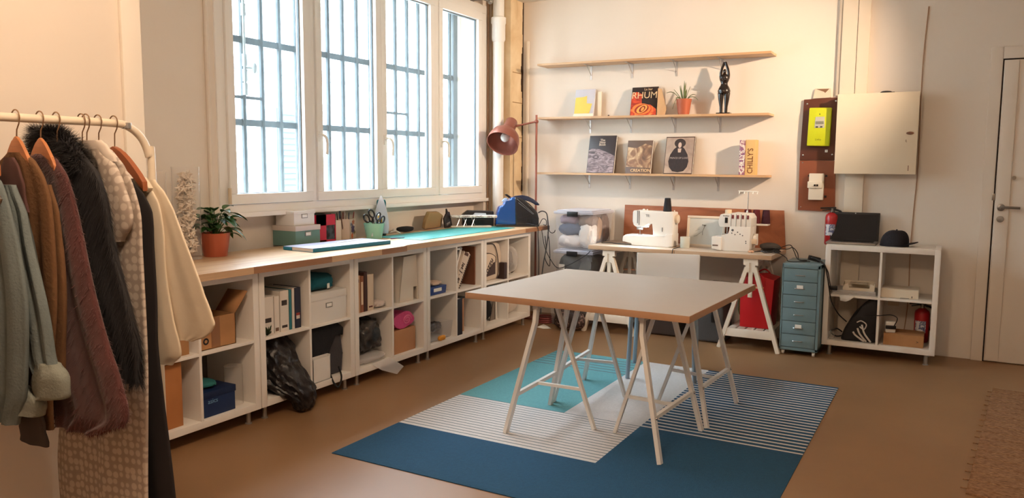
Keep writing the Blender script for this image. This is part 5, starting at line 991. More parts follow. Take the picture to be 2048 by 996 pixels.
mb = MB(); mb.tube([(0.475 + 0.03 * math.cos(a), -0.30, 0.845 + 0.03 * math.sin(a)) for a in [PI + PI * i / 10 for i in range(11)]], 0.003, 6); mb.thing('cable_hook', M_black, 'thin black wire hook hanging at the end of the worktop', 'hook')

# ------------------------------------------------------------------ floor lamp
t = T('floor_lamp', 'copper floor lamp with a domed shade standing behind the worktop corner', 'lamp', (0.284, -0.262, 0))
MB().lathe([(0.125, 0.001), (0.125, 0.012), (0.03, 0.02), (0.012, 0.035)], (0.284, -0.262, 0), 28).build('base', M_copper, t)
P0 = Vector((0.284, -0.262, 0.02)); P1 = Vector((0.280, -0.262, 1.90)); MB().tube([P0, P1], 0.010, 12).build('pole', M_copper, t)
hd = Vector((0.10, -0.28, 1.86)); ax = Vector((0.05, -0.66, -0.70)).normalized()   # direction the shade faces
hd = Vector((0.043, -0.325, 1.82))
z_ = -ax; x_ = z_.cross(Vector((0, 1, 0))).normalized(); y_ = z_.cross(x_); MS = Matrix(((x_.x, y_.x, z_.x, hd.x), (x_.y, y_.y, z_.y, hd.y), (x_.z, y_.z, z_.z, hd.z), (0, 0, 0, 1)))
mb = MB(MS); prof = [(0.001, 0.035), (0.052, 0.035), (0.056, 0.028), (0.060, -0.085), (0.066, -0.098), (0.10, -0.118), (0.130, -0.155), (0.146, -0.205), (0.150, -0.262), (0.146, -0.262), (0.141, -0.205), (0.125, -0.160), (0.096, -0.125), (0.06, -0.105), (0.001, -0.10)]
mb.lathe(prof, seg=36, cap=False); s = mb.build('lamp_shade', M_copper, t, ang=50)
mb = MB(MS); mb.lathe([(0.018, -0.10), (0.018, -0.135)], seg=14); mb.build('socket', M_plast, s)
mb = MB(MS); mb.ball((0, 0, -0.175), 0.042, (1, 1, 1.1), 20); mb.build('bulb', mat('bulb_frosted', (236, 232, 228), 0.3), s)
MB().tube([P1 - Vector((0, 0, 0.06)), hd - z_ * 0.03 + Vector((0.05, 0.02, 0))], 0.009, 8).build('joint', M_copper, t)
mb = MB(); mb.ball(P1 - Vector((0, 0, 0.06)), 0.02); mb.build('knuckle', M_copper, t)

# ------------------------------------------------------------------ contents of the left shelf units
ZL, ZU = HL + 0.0385, HL + 0.3935
# U1
t = T('open_carton', 'open cardboard box with raised flaps in the upper cube nearest the clothes rail', 'box', (0.23, -3.98, ZU))
x0, x1, y0, y1, h = 0.10, 0.372, -4.105, -3.872, 0.165
mb = MB(); mb.box(x0, y0, ZU, x1, y1, ZU + 0.004)
for b in ((x1 - 0.004, y0, x1, y1), (x0, y0, x0 + 0.004, y1), (x0, y0, x1, y0 + 0.004), (x0, y1 - 0.004, x1, y1)): mb.box(b[0], b[1], ZU, b[2], b[3], ZU + h)
mb.build('box', M_card, t)
for fl in ([(x1 - 0.15, y1, ZU + h), (x1, y1, ZU + h), (x1 + 0.02, y1 + 0.07, ZU + h + 0.11), (x1 - 0.13, y1 + 0.07, ZU + h + 0.11)], [(x0, y0, ZU + h), (x0, y1, ZU + h), (x0 - 0.05, y1 - 0.02, ZU + h + 0.12), (x0 - 0.05, y0 + 0.02, ZU + h + 0.12)], [(x1 - 0.02, y0, ZU + h), (x0 + 0.02, y0, ZU + h), (x0 + 0.02, y0 - 0.006, ZU + h + 0.10), (x1 - 0.03, y0 - 0.006, ZU + h + 0.12)]):
    mb = MB(); mb.mesh(fl, [(0, 1, 2, 3)]); o = mb.build('flap', M_card, t); q = o.modifiers.new('s', 'SOLIDIFY'); q.thickness = 0.004
MB().box(x1 - 0.0006, -4.03, ZU + 0.001, x1 + 0.0008, -3.975, ZU + h).build('tape', mat('parcel_tape', (140, 96, 60), 0.3), t)
mb = MB(at(x1 + 0.001, -4.065, ZU + 0.045) @ Matrix.Rotation(PI / 2, 4, 'Y')); mb.lathe([(0.009, 0), (0.018, 0)], seg=20, cap=False); mb.build('round_logo', M_black, t)
MB(at(0, 0, ZU)).box(0.12, -4.33, 0, 0.37, -4.165, 0.13, 0.002).thing('small_carton', M_card, 'small brown cardboard box in the upper cube half behind the cream shirt', 'box')
MB().box(0.10, -4.325, ZL, 0.37, -4.215, ZL + 0.325, 0.002).thing('tall_carton', mat('cardboard_orange', (178, 116, 66), 0.8, var=0.1), 'tall orange-brown carton in the lower cube nearest the clothes rail', 'box')
MB().tube([(0.15, -4.085, ZL), (0.15, -4.09, ZL + 0.33)], 0.009, 8).thing('black_rod', M_black, 'thin black rod standing in the lower cube behind the navy shoe box', 'rod')
t = T('shoe_box', 'navy blue shoe box in the lower cube with a teal cloth on top', 'box', (0.25, -3.99, ZL))
MB().box(0.09, -4.095, ZL, 0.375, -3.893, ZL + 0.118, 0.002).build('box', mat('navy_card', (18, 42, 84), 0.5), t); MB().box(0.085, -4.10, ZL + 0.10, 0.379, -3.889, ZL + 0.135, 0.002).build('lid', mat('navy_card_lid', (14, 34, 72), 0.5), t)
text('lettering', 'asics', 0.034, at(0.3798, -4.04, ZL + 0.082, PI / 2) @ RX90, mat('print_pale_blue', (110, 150, 190), 0.5), t)
mb = MB(); lump(mb, (0.26, -4.02, ZL + 0.155), 0.055, (1.6, 1.3, 0.35), 0.15); mb.thing('teal_cloth', mat('cloth_teal', (40, 112, 112), 0.9, bump=0.5, bscale=30), 'crumpled teal cloth on top of the navy shoe box', 'cloth')
t = T('clear_tube', 'empty clear plastic tube standing right of the navy shoe box', 'tube', (0.3, -3.835, ZL))
mb = MB(); mb.lathe([(0.048, 0.001), (0.048, 0.215)], (0.3, -3.835, ZL), 24, cap=False); mb.lathe([(0.001, 0.2155), (0.048, 0.2155)], (0.3, -3.835, ZL), 24, cap=False); mb.build('wall', clear('tube_plastic', (220, 214, 204), 0.12, 0.15), t)
# U2
def spine(name, label, y0, y1, h, m, z=ZU, x1=0.365, dd=0.22, marks=(), group=None):
    t = T(name, label, 'book', ((x1 - dd / 2), (y0 + y1) / 2, z), 0, group)
    MB().box(x1 - dd + 0.004, y0 + 0.002, z + 0.002, x1 - 0.003, y1 - 0.002, z + h - 0.004).build('pages', M_paper, t)
    mb = MB(); mb.box(x1 - dd, y0, z, x1, y0 + 0.002, z + h); mb.box(x1 - dd, y1 - 0.002, z, x1, y1, z + h); mb.box(x1 - 0.003, y0, z, x1, y1, z + h, 0.001); mb.build('cover', m, t)
    for (za, zb, c_) in marks: MB().box(x1, y0 + (y1 - y0) * 0.2, z + za, x1 + 0.0008, y1 - (y1 - y0) * 0.2, z + zb).build('spine_mark', mat('mark_%d_%d_%d' % c_, c_, 0.5), t)
M_bk = mat('binder_white', (224, 214, 202), 0.5)
spine('binder', 'wide white binder, leftmost of the books in the second unit', -3.69, -3.595, 0.215, M_bk, marks=((0.07, 0.095, (60, 50, 46)),))
spine('binder', 'narrow white binder with gold rim, second in the row', -3.592, -3.552, 0.212, M_bk, marks=((0.01, 0.03, (120, 90, 70)),))
spine('binder', 'tall white binder with a dark square label, third in the row', -3.548, -3.480, 0.235, M_bk, marks=((0.15, 0.18, (60, 50, 46)), (0.02, 0.035, (60, 50, 46))))
spine('thin_book', 'thin teal book to the right of the tall white binder', -3.476, -3.458, 0.235, mat('thin_teal', (42, 120, 130), 0.5))
spine('thin_book', 'thin pale magazine between teal and navy books', -3.455, -3.435, 0.24, M_bk)
spine('magazine', 'navy magazine with a red and white band at the right of the row', -3.431, -3.385, 0.24, mat('mag_navy', (44, 46, 66), 0.45), marks=((0.055, 0.075, (220, 210, 200)), (0.075, 0.09, (160, 60, 50))))
mb = MB(); random.seed(9)
for k in range(40):
    a = random.uniform(0, 2 * PI); p = Vector((0.384, -3.665, ZU + 0.004)); leaf(mb, p, p + Vector((abs(math.cos(a)) * 0.014, math.sin(a) * 0.032, random.uniform(0.01, 0.055))), 0.004, 0.2, 4)
mb.thing('plant_sprig', mat('sprig_green', (48, 62, 40), 0.7), 'small dark green sprig in front of the leftmost white binder', 'sprig')
lidbox('archive_box', 'white lidded storage box with a metal label frame and teal cloth on top', at(0.06, -3.325, ZU), 0.325, 0.32, 0.185, 0.045, M_bw, M_bw)
mb = MB(); lump(mb, (0.225, -3.175, ZU + 0.185 + 0.052), 0.1, (1.35, 1.42, 0.54), 0.1, 40, 0.6); mb.thing('teal_towel', mat('towel_teal', (24, 92, 104), 0.95, bump=0.6, bscale=50), 'folded teal towel on top of the white lidded storage box', 'towel')
MB(at(0.355, -3.14, ZU + 0.20, 0.3)).box(0, -0.015, 0, 0.003, 0.015, 0.03).thing('towel_tag', M_paper, 'small white tag on the folded teal towel', 'tag')
def bagfn(c, sx, sy, h, seed, flare=1.0, lean=(0, 0)):
    random.seed(seed); ph = [random.uniform(0, 6) for _ in range(6)]
    def fn(u, v):
        a = 2 * PI * u; pr_ = math.sin(PI * min(1, 0.18 + 0.82 * v)) ** 0.5 if v > 0 else 0.3
        r = pr_ * (1 + 0.07 * math.sin(5 * a + ph[0] + 4 * v) + 0.05 * math.sin(9 * a + ph[1] - 7 * v) + 0.03 * math.sin(15 * a + ph[2] + 11 * v))
        r = min(r, 1.08); ee = 0.7
        cx_, cy_ = math.copysign(abs(math.cos(a)) ** ee, math.cos(a)), math.copysign(abs(math.sin(a)) ** ee, math.sin(a))
        return (c[0] + sx * r * cx_ + lean[0] * (1 - v), c[1] + sy * r * cy_ + lean[1] * (1 - v), c[2] + h * (v if v < 1 else 1) * 0.998 + 0.002 * 1)
    return fn
M_bin = mat('bin_bag', (28, 24, 26), 0.28, bump=0.9, bscale=22)
def bb(u, v):
    a = 2 * PI * u; vv = v
    r = (math.sin(PI * min(0.97, 0.25 + 0.7 * (1 - vv))) ** 0.6) * (1 + 0.06 * math.sin(6 * a + 5 * v) + 0.045 * math.sin(11 * a - 9 * v))
    return (0.24 + 0.165 * r * math.cos(a) + 0.05 * (1 - vv) , -3.525 + 0.148 * min(1.06, r) * math.sin(a) , ZL + 0.001 + 0.32 * vv)
t = T('bin_bag', 'full black plastic bin bag bulging out of the lower cube', 'bin bag', (0.3, -3.5, ZL))
KB = [(0.012, 0.465, -3.47, 0.03, 0.05), (0.03, 0.465, -3.475, 0.045, 0.07), (0.075, 0.466, -3.48, 0.05, 0.085), (0.125, 0.40, -3.49, 0.125, 0.125), (0.19, 0.275, -3.515, 0.215, 0.15), (0.27, 0.225, -3.524, 0.19, 0.155), (0.36, 0.215, -3.527, 0.165, 0.15), (0.42, 0.205, -3.53, 0.13, 0.12), (0.445, 0.20, -3.53, 0.06, 0.06)]
def bbag(u, v):
    f = v * (len(KB) - 1); i = min(int(f), len(KB) - 2); w_ = f - i; w_ = w_ * w_ * (3 - 2 * w_) if i in (0, 7) else w_; q = [KB[i][j] + (KB[i + 1][j] - KB[i][j]) * w_ for j in range(5)]; a = 2 * PI * u
    k = 0.93 + 0.045 * math.sin(5 * a + 4 * v) + 0.05 * math.sin(11 * a - 17 * v) + 0.04 * math.sin(17 * a + 33 * v); e = lambda x: math.copysign(abs(x) ** 0.75, x)
    return (q[1] + q[3] * k * e(math.cos(a)), q[2] + q[4] * min(k, 1.0) * e(math.sin(a)), q[0])
mb = MB(); mb.grid(bbag, 64, 40, wrap=True, caps=True); mb.build('bag', M_bin, t)
t = T('backpack', 'dark grey backpack with black flap in the lower cube beside the bin bag', 'backpack', (0.28, -3.12, ZL))
MB().prism([(-3.30, ZL), (-3.02, ZL), (-3.005, ZL + 0.12), (-3.03, ZL + 0.29), (-3.08, ZL + 0.32), (-3.30, ZL + 0.32)], 0.05, 0.352, 'x', 0.02, 3).build('body', mat('backpack_grey', (66, 64, 68), 0.9, bump=0.3, bscale=90), t)
MB().prism([(-3.31, ZL + 0.16), (-3.16, ZL + 0.14), (-3.10, ZL + 0.26), (-3.025, ZL + 0.24), (-3.02, ZL + 0.29), (-3.08, ZL + 0.335), (-3.31, ZL + 0.333)], 0.06, 0.368, 'x', 0.008).build('flap', M_blackcloth, t)
mb = MB(); mb.tube(bez([(0.36, -3.20, ZL + 0.2), (0.375, -3.175, ZL + 0.06), (0.41, -3.165, ZL - 0.03), (0.42, -3.135, ZL - 0.06), (0.415, -3.10, ZL - 0.01), (0.375, -3.08, ZL + 0.05)], 6), 0.006, 6); mb.build('strap', M_black, t)
t = T('white_bin_box', 'open white cardboard box in front of the grey backpack', 'box', (0.39, -3.25, ZL))
x0, x1, y0, y1, h = 0.372, 0.398, -3.327, -3.178, 0.155
mb = MB(); mb.box(x1 - 0.003, y0, ZL, x1, y1, ZL + h - 0.01); mb.box(x0, y0, ZL, x0 + 0.003, y1, ZL + h); mb.box(x0, y0, ZL, x1, y0 + 0.003, ZL + h); mb.box(x0, y1 - 0.003, ZL, x1, y1, ZL + h); mb.box(x0, y0, ZL, x1, y1, ZL + 0.003); mb.build('box', M_bw, t)
# U3
spine('book', 'tan spined book, leftmost in the third unit', -2.908, -2.855, 0.245, mat('spine_tan', (196, 152, 112), 0.6), marks=((0.2, 0.22, (90, 60, 50)),))
spine('book', 'orange-brown book standing second in the third unit', -2.852, -2.82, 0.238, mat('spine_rust', (150, 92, 62), 0.6), marks=((0.05, 0.2, (224, 200, 170)),))
spine('book', 'tallest dark brown book in the third unit', -2.817, -2.785, 0.262, mat('spine_brown', (70, 42, 34), 0.6))
spine('book', 'cream book with a brown foot band, rightmost in the third unit', -2.782, -2.72, 0.24, mat('spine_cream', (212, 192, 168), 0.6), marks=((0.02, 0.03, (96, 44, 36)),))
mb = MB(); lump(mb, (0.32, -2.64, ZU + 0.027), 0.05, (1.2, 1.25, 0.5), 0.15); mb.thing('white_cloth', mat('cloth_white', (210, 196, 188), 0.9, bump=0.5, bscale=25), 'crumpled white cloth beside the books in the third unit', 'cloth')
t = T('step_stool', 'white tapered plastic step stool with a square notch, in the third unit', 'stool', (0.25, -2.35, ZU))
mb = MB(); M_st2 = mat('stool_white', (214, 202, 186), 0.45)
z0, h = ZU, 0.322
F1 = [(-2.44, z0), (-2.275, z0), (-2.275, z0 + 0.095), (-2.235, z0 + 0.095), (-2.23, z0), (-2.213, z0), (-2.24, z0 + h), (-2.385, z0 + h - 0.004)]
mb.prism(F1, 0.352, 0.36, 'x'); mb.prism([(-2.44, z0), (-2.213, z0), (-2.24, z0 + h), (-2.385, z0 + h - 0.004)], 0.07, 0.078, 'x')
mb.mesh([(0.07, -2.44, z0), (0.36, -2.44, z0), (0.36, -2.385, z0 + h - 0.004), (0.07, -2.385, z0 + h - 0.004)], [(0, 1, 2, 3)]); mb.mesh([(0.07, -2.213, z0), (0.36, -2.213, z0), (0.36, -2.24, z0 + h), (0.07, -2.24, z0 + h)], [(0, 1, 2, 3)]); mb.mesh([(0.07, -2.385, z0 + h - 0.004), (0.36, -2.385, z0 + h - 0.004), (0.36, -2.24, z0 + h), (0.07, -2.24, z0 + h)], [(0, 1, 2, 3)])
mb.build('shell', M_st2, t)
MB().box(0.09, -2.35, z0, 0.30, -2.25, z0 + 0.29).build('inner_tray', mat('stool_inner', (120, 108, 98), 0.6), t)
t = T('plastic_bag', 'clear plastic bag of dark clothing in the lower cube of the third unit', 'bag', (0.26, -2.74, ZL))
def pb(u, v): a = 2 * PI * u; r = (math.sin(PI * min(0.96, 0.3 + 0.6 * (1 - v))) ** 0.5) * (1 + 0.05 * math.sin(5 * a + 6 * v) + 0.04 * math.sin(12 * a - 8 * v)); return (0.23 + 0.145 * r * math.cos(a), -2.735 + 0.15 * min(1.08, r) * math.sin(a), ZL + 0.05 + 0.235 * v)
mb = MB(); lump(mb, (0.235, -2.738, ZL + 0.178), 0.145, (0.95, 1.02, 0.85), 0.2, 50, 0.6); mb.build('clothing', ramp('smoky_plastic', 9, [(0.35, (30, 30, 30)), (0.55, (70, 66, 64)), (0.75, (112, 106, 102))], distort=1.2, rough=0.3), t)
mb = MB(); lump(mb, (0.27, -2.735, ZL + 0.028), 0.11, (1.15, 1.5, 0.25), 0.04); mb.mesh([(0.40, -2.80, ZL + 0.005), (0.40, -2.60, ZL + 0.012), (0.44, -2.50, ZL - 0.07), (0.46, -2.60, ZL - 0.10), (0.43, -2.72, ZL - 0.05)], [(0, 1, 2, 3, 4)]); o = mb.thing('packing_film', clear('film_white', (226, 220, 216), 0.45, 0.3), 'white plastic film spilling over the edge below the dark clothing bag', 'plastic film')
MB().box(0.08, -2.54, ZL, 0.365, -2.262, ZL + 0.165, 0.002).thing('flat_carton', mat('cardboard_tan', (184, 132, 92), 0.8, var=0.08), 'tan cardboard box under the pink roll in the third unit', 'box')
t = T('fabric_roll', 'shiny pink rolled fabric on the tan cardboard box', 'fabric roll', (0.25, -2.40, ZL + 0.166))
def roll(u, v):
    a = 2 * PI * u * 1.0; r = 0.058 * (1 + 0.06 * math.sin(4 * a + 3 * v)); return (0.08 + 0.28 * v, -2.39 + r * 2.05 * math.cos(a), ZL + 0.228 + r * 1.0 * math.sin(a))
mb = MB(); mb.grid(roll, 36, 10, wrap=True, caps=True); mb.build('roll', mat('pink_satin', (206, 76, 128), 0.35, bump=0.6, bscale=14), t)
mb = MB(); mb.tube([(0.362, -2.355 + 0.035 * (1 - i / 30) * math.cos(i * 0.5) * 1.4, ZL + 0.225 + 0.035 * (1 - i / 30) * math.sin(i * 0.5)) for i in range(28)], 0.004, 5); mb.build('spiral_edge', mat('pink_light', (226, 120, 160), 0.35), t)
# U4
t = T('blue_tray', 'blue tray with rumpled white cloth in the upper cube of the fourth unit', 'tray', (0.28, -1.98, ZU))
MB().prism([(-2.12, ZU), (-1.885, ZU), (-1.872, ZU + 0.06), (-2.125, ZU + 0.06)], 0.12, 0.372, 'x', 0.004).build('tray', mat('tray_blue', (36, 66, 132), 0.4), t)
mb = MB(); lump(mb, (0.30, -1.96, ZU + 0.078), 0.05, (1.3, 1.5, 0.4), 0.15); mb.thing('rag', mat('rag_peach', (206, 180, 160), 0.9, bump=0.5, bscale=30), 'peach and white rag heaped on the blue tray', 'cloth')
MB(at(0.373, -1.995, ZU + 0.035)).box(0, -0.05, -0.012, 0.004, 0.05, 0.014, 0.002).thing('white_tool', M_plast, 'white oval tool hooked on the front of the blue tray', 'tool')
MB().box(0.05, -1.444, ZU, 0.35, -1.43, ZU + 0.31).thing('plywood_sheet', mat('panel_brown', (122, 76, 54), 0.6), 'reddish brown panel standing at the right of the upper cube', 'panel')
t = T('framed_picture', 'white framed dark picture leaning in the fourth unit', 'picture frame', (0.3, -1.68, ZU))
M = at(0.345, -1.755, ZU, PI / 2) @ Matrix.Rotation(0.0, 4, 'Y'); 
def shear(y): return y
mb = MB(); fpts = [(-1.765, ZU + 0.005), (-1.735, ZU + 0.005), (-1.60, ZU + 0.31), (-1.765, ZU + 0.31)]
mb.prism([(-1.766, ZU), (-1.742, ZU), (-1.598, ZU + 0.318), (-1.766, ZU + 0.318)], 0.315, 0.32, 'x'); mb.build('picture', mat('picture_dark', (34, 32, 38), 0.3), t)
mb = MB(); mb.bar((0.325, -1.752, ZU + 0.006), (0.325, -1.605, ZU + 0.316), 0.018, 0.014, (1, 0, 0)); mb.bar((0.325, -1.766, ZU + 0.308), (0.325, -1.606, ZU + 0.308), 0.014, 0.014, (1, 0, 0)); mb.build('frame', M_white, t)
t = T('poster_tube_box', 'long white box lettered let, leaning beside the framed picture', 'box', (0.34, -1.6, ZU))
mb = MB(); mb.prism([(-1.758, ZU), (-1.668, ZU), (-1.508, ZU + 0.25), (-1.533, ZU + 0.275), (-1.575, ZU + 0.262), (-1.592, ZU + 0.29)], 0.25, 0.352, 'x', 0.002); mb.build('box', mat('poster_white', (216, 198, 180), 0.6), t)
MB().prism([(-1.60, ZU + 0.26), (-1.545, ZU + 0.24), (-1.535, ZU + 0.262), (-1.585, ZU + 0.282)], 0.3525, 0.3535, 'x').build('dark_patch', mat('patch_brown', (92, 62, 52), 0.6), t)
text('lettering', 'let J . es', 0.055, at(0.3535, -1.65, ZU + 0.12, PI / 2) @ RX90 @ Matrix.Rotation(-PI / 2 - 0.52, 4, 'Z'), mat('ink_brown', (58, 40, 34), 0.6), t, bold=0.0008)
mb = MB()
for i in range(16): p = Vector((0.354, -1.672, ZU + 0.006)).lerp(Vector((0.354, -1.515, ZU + 0.24)), i / 15); mb.ball(p, 0.007, (0.6, 1, 1), 8)
mb.thing('spiral_pad', mat('spiral_dark', (60, 44, 38), 0.5), 'dark spiral binding along the right edge of the long white box', 'pad')
t = T('plastic_tub', 'clear plastic tub of dark odds and ends in the fourth unit', 'tub', (0.25, -1.95, ZL))
mb = MB(); mb.mesh([(0.12, -2.11, ZL + 0.002), (0.36, -2.11, ZL + 0.002), (0.36, -1.80, ZL + 0.002), (0.12, -1.80, ZL + 0.002), (0.11, -2.12, ZL + 0.13), (0.37, -2.12, ZL + 0.15), (0.37, -1.79, ZL + 0.13), (0.11, -1.79, ZL + 0.13)], [(0, 1, 2, 3), (0, 1, 5, 4), (1, 2, 6, 5), (2, 3, 7, 6), (3, 0, 4, 7)]); mb.build('tub', M_clr, t)
mb = MB(); lump(mb, (0.27, -1.90, ZL + 0.085), 0.05, (1, 1.4, .8), .15); mb.build('dark_contents', M_bin, t); mb = MB(); lump(mb, (0.27, -2.05, ZL + 0.10), 0.055, (1, 1, 1), .12); mb.build('green_contents', mat('dark_green_stuff', (62, 66, 54), 0.7), t)
mb = MB(); lump(mb, (0.385, -1.96, ZL + 0.021), 0.032, (0.5, 1.5, 0.62), 0.12); mb.thing('orange_pouch', mat('orange_cloth', (222, 150, 48), 0.7), 'small orange pouch at the front edge of the fourth unit', 'pouch')
spine('folder', 'tall dark navy folder in the lower cube of the fourth unit', -1.765, -1.69, 0.285, mat('folder_navy', (34, 38, 50), 0.6), z=ZL, x1=0.395, dd=0.3)
MB().box(0.1, -1.685, ZL + 0.27, 0.36, -1.60, ZL + 0.283, 0.003).thing('dark_ledge', M_black, 'dark flat lid wedged beside the tall navy folder', 'lid')
MB().box(0.1, -1.66, ZL, 0.34, -1.585, ZL + 0.268, 0.002).thing('standing_carton', mat('cardboard_tan', (184, 132, 92), 0.8, var=0.08), 'tan cardboard box standing right of the tall navy folder', 'box')
# U5
t = T('racket_bag', 'cream sports bag with dark piping in the upper cube of the fifth unit', 'bag', (0.25, -1.17, ZU))
M_cr = mat('bag_cream', (204, 184, 162), 0.5)
MB().prism([(-1.338, ZU + 0.02), (-1.30, ZU), (-1.08, ZU), (-1.005, ZU + 0.04), (-0.995, ZU + 0.2), (-1.03, ZU + 0.30), (-1.10, ZU + 0.325), (-1.338, ZU + 0.32)], 0.08, 0.345, 'x', 0.03, 4).build('body', M_cr, t)
mb = MB(); mb.tube(bez([(0.350, -1.25, ZU + 0.315), (0.352, -1.14, ZU + 0.30), (0.354, -1.085, ZU + 0.2), (0.354, -1.07, ZU + 0.06), (0.352, -1.10, ZU + 0.01)], 6), 0.004, 6); mb.tube(bez([(0.351, -1.33, ZU + 0.24), (0.356, -1.22, ZU + 0.235), (0.358, -1.13, ZU + 0.20), (0.358, -1.12, ZU + 0.15)], 6), 0.003, 6); mb.build('piping', mat('piping_dark', (54, 38, 36), 0.5), t)
MB().prism([(-1.335, ZU + 0.02), (-1.12, ZU + 0.18), (-1.14, ZU + 0.225), (-1.335, ZU + 0.235)], 0.347, 0.358, 'x', 0.004).build('front_panel', mat('panel_cream', (222, 200, 176), 0.5), t)
MB().prism([(-1.27, ZU + 0.04), (-1.11, ZU + 0.05), (-1.11, ZU + 0.15), (-1.14, ZU + 0.15)], 0.345, 0.3485, 'x').build('dark_pocket', mat('pocket_dark', (72, 54, 50), 0.7), t)
text('lettering', 'ozzu', 0.075, at(0.3595, -1.225, ZU + 0.135, PI / 2) @ RX90 @ Matrix.Rotation(0.85, 4, 'Z'), mat('ink_dark', (44, 30, 30), 0.5), t, bold=0.001)
MB().box(0.30, -1.045, ZU, 0.398, -1.0, ZU + 0.14, 0.004).thing('brown_case', mat('case_brown', (58, 40, 36), 0.6), 'dark brown narrow case in front of the cream sports bag', 'case')
t = T('clear_bag', 'clear plastic bag with a dark grey tool in the upper corner cube', 'bag', (0.25, -0.8, ZU))
mb = MB(); lump(mb, (0.23, -0.80, ZU + 0.132), 0.14, (0.9, 1.15, 0.93), 0.05, 26); mb.build('film', clear('bag_film', (226, 216, 206), 0.3, 0.3), t)
mb = MB(); mb.bar((0.29, -0.72, ZU + 0.02), (0.29, -0.79, ZU + 0.22), 0.05, 0.03, (1, 0, 0)); mb.build('tool', mat('tool_grey', (72, 66, 62), 0.5), t)
mb = MB(); lump(mb, (0.25, -1.23, ZL + 0.12), 0.10, (1.1, 1.0, 1.15), 0.06, 26); mb.thing('black_handbag', M_blackcloth, 'black soft bag in the lower cube of the corner unit', 'bag')
t = T('photo_frame', 'small wooden frame leaning right of the black soft bag', 'picture frame', (0.3, -1.08, ZL))
mb = MB(); mb.prism([(-1.13, ZL), (-1.03, ZL), (-1.03, ZL + 0.21), (-1.05, ZL + 0.22)], 0.30, 0.31, 'x', 0.002); mb.build('panel', mat('frame_glass_grey', (120, 108, 98), 0.3), t); mb = MB(); mb.bar((0.32, -1.045, ZL), (0.32, -1.055, ZL + 0.22), 0.012, 0.012, (1, 0, 0)); mb.build('frame', M_white, t)
mb = MB(); mb.tube(bez([(0.35, -1.20, ZL + 0.235), (0.37, -1.10, ZL + 0.26), (0.36, -1.02, ZL + 0.24), (0.34, -1.01, ZL + 0.15)], 6), 0.010, 8); mb.thing('bag_strap', M_black, 'black strap arched over the small wooden frame', 'strap')
for k, (y, l) in enumerate(((-0.91, 'white plastic bag nearest the divider in the lowest corner cube'), (-0.76, 'white plastic bag at the far right of the lowest corner cube'))):
    mb = MB(); lump(mb, (0.25, y, ZL + 0.118), 0.09, (1.1, 0.6 if k == 0 else 1.05, 1.28), 0.07, 26); mb.thing('white_bag', mat('white_film', (206, 190, 176), 0.35, bump=0.7, bscale=16), l, 'bag')

# ------------------------------------------------------------------ clothes rail
RX, RZ_ = 1.25, 1.557
t = T('clothes_rail', 'white tubular clothes rail crowded with coats in the left foreground', 'clothes rail', (RX, -5.5, 0))
M_rail = mat('rail_white', (226, 212, 190), 0.35)
MB().tube(bez([(RX, -6.02, 0.03), (RX, -6.02, 1.36), (RX, -5.99, 1.47), (RX, -5.9, 1.545), (RX, -5.75, RZ_), (RX, -5.4, RZ_), (RX, -5.12, RZ_), (RX, -5.05, 1.548), (RX, -5.0, 1.51), (RX, -4.975, 1.45), (RX, -4.965, 1.36), (RX, -4.965, 0.03)], 6), 0.013, 12).build('frame_tube', M_rail, t)
for y in (-6.02, -4.965): MB().tube([(RX - 0.22, y, 0.028), (RX + 0.22, y, 0.028)], 0.013, 10).build('foot_bar', M_rail, t)
mb = MB(); mb.lathe([(0.016, 0), (0.017, 0.004), (0.016, 0.02)], (RX, -5.055, 1.54), 12); mb.build('joint_sleeve', M_chrome, t)
def hook(mb, y, zt=1.497, dx=0.0):
    pts = [(RX + dx - 0.021 * math.cos(a), y, RZ_ + 0.0165 * 1 + 0.0 - 0.0165 + 0.020 * math.sin(a)) for a in [-0.5 + (PI + 0.6) * i / 12 for i in range(13)]]
    pts = [(RX + dx + 0.0215 * math.cos(a), y, RZ_ + 0.002 + 0.0215 * math.sin(a)) for a in [PI + 0.6 - (PI + 0.75) * i / 12 for i in range(13)]]
    pts += [(RX + dx + 0.016, y, RZ_ - 0.018), (RX + dx + 0.003, y, RZ_ - 0.035), (RX + dx, y, zt)]
    mb.tube(pts, 0.0022, 6)
M_hook = mat('hook_metal', (168, 138, 110), 0.3, 0.8)
def hanger(label, y, zt=1.497, w=0.07, wood=None, th=0.005):
    t = T('clothes_hanger', label, 'hanger', (RX, y, zt))
    mb = MB(); hook(mb, y, zt); mb.build('hook', M_hook, t)
    m = MB(); n = 14; top = []; bot = []
    for i in range(n + 1):
        s = -1 + 2 * i / n; x = RX + s * w; dz = -(0.115 if w > 0.12 else 0.085) * abs(s) ** 1.4; hh = 0.042 * (1 - 0.35 * abs(s)); top.append((x, zt + dz + 0.004)); bot.append((x, zt + dz - hh))
    m.prism(top + bot[::-1], y - th, y + th, 'y', 0.003, 2); m.build('arms', wood or M_beech, t)
    return t
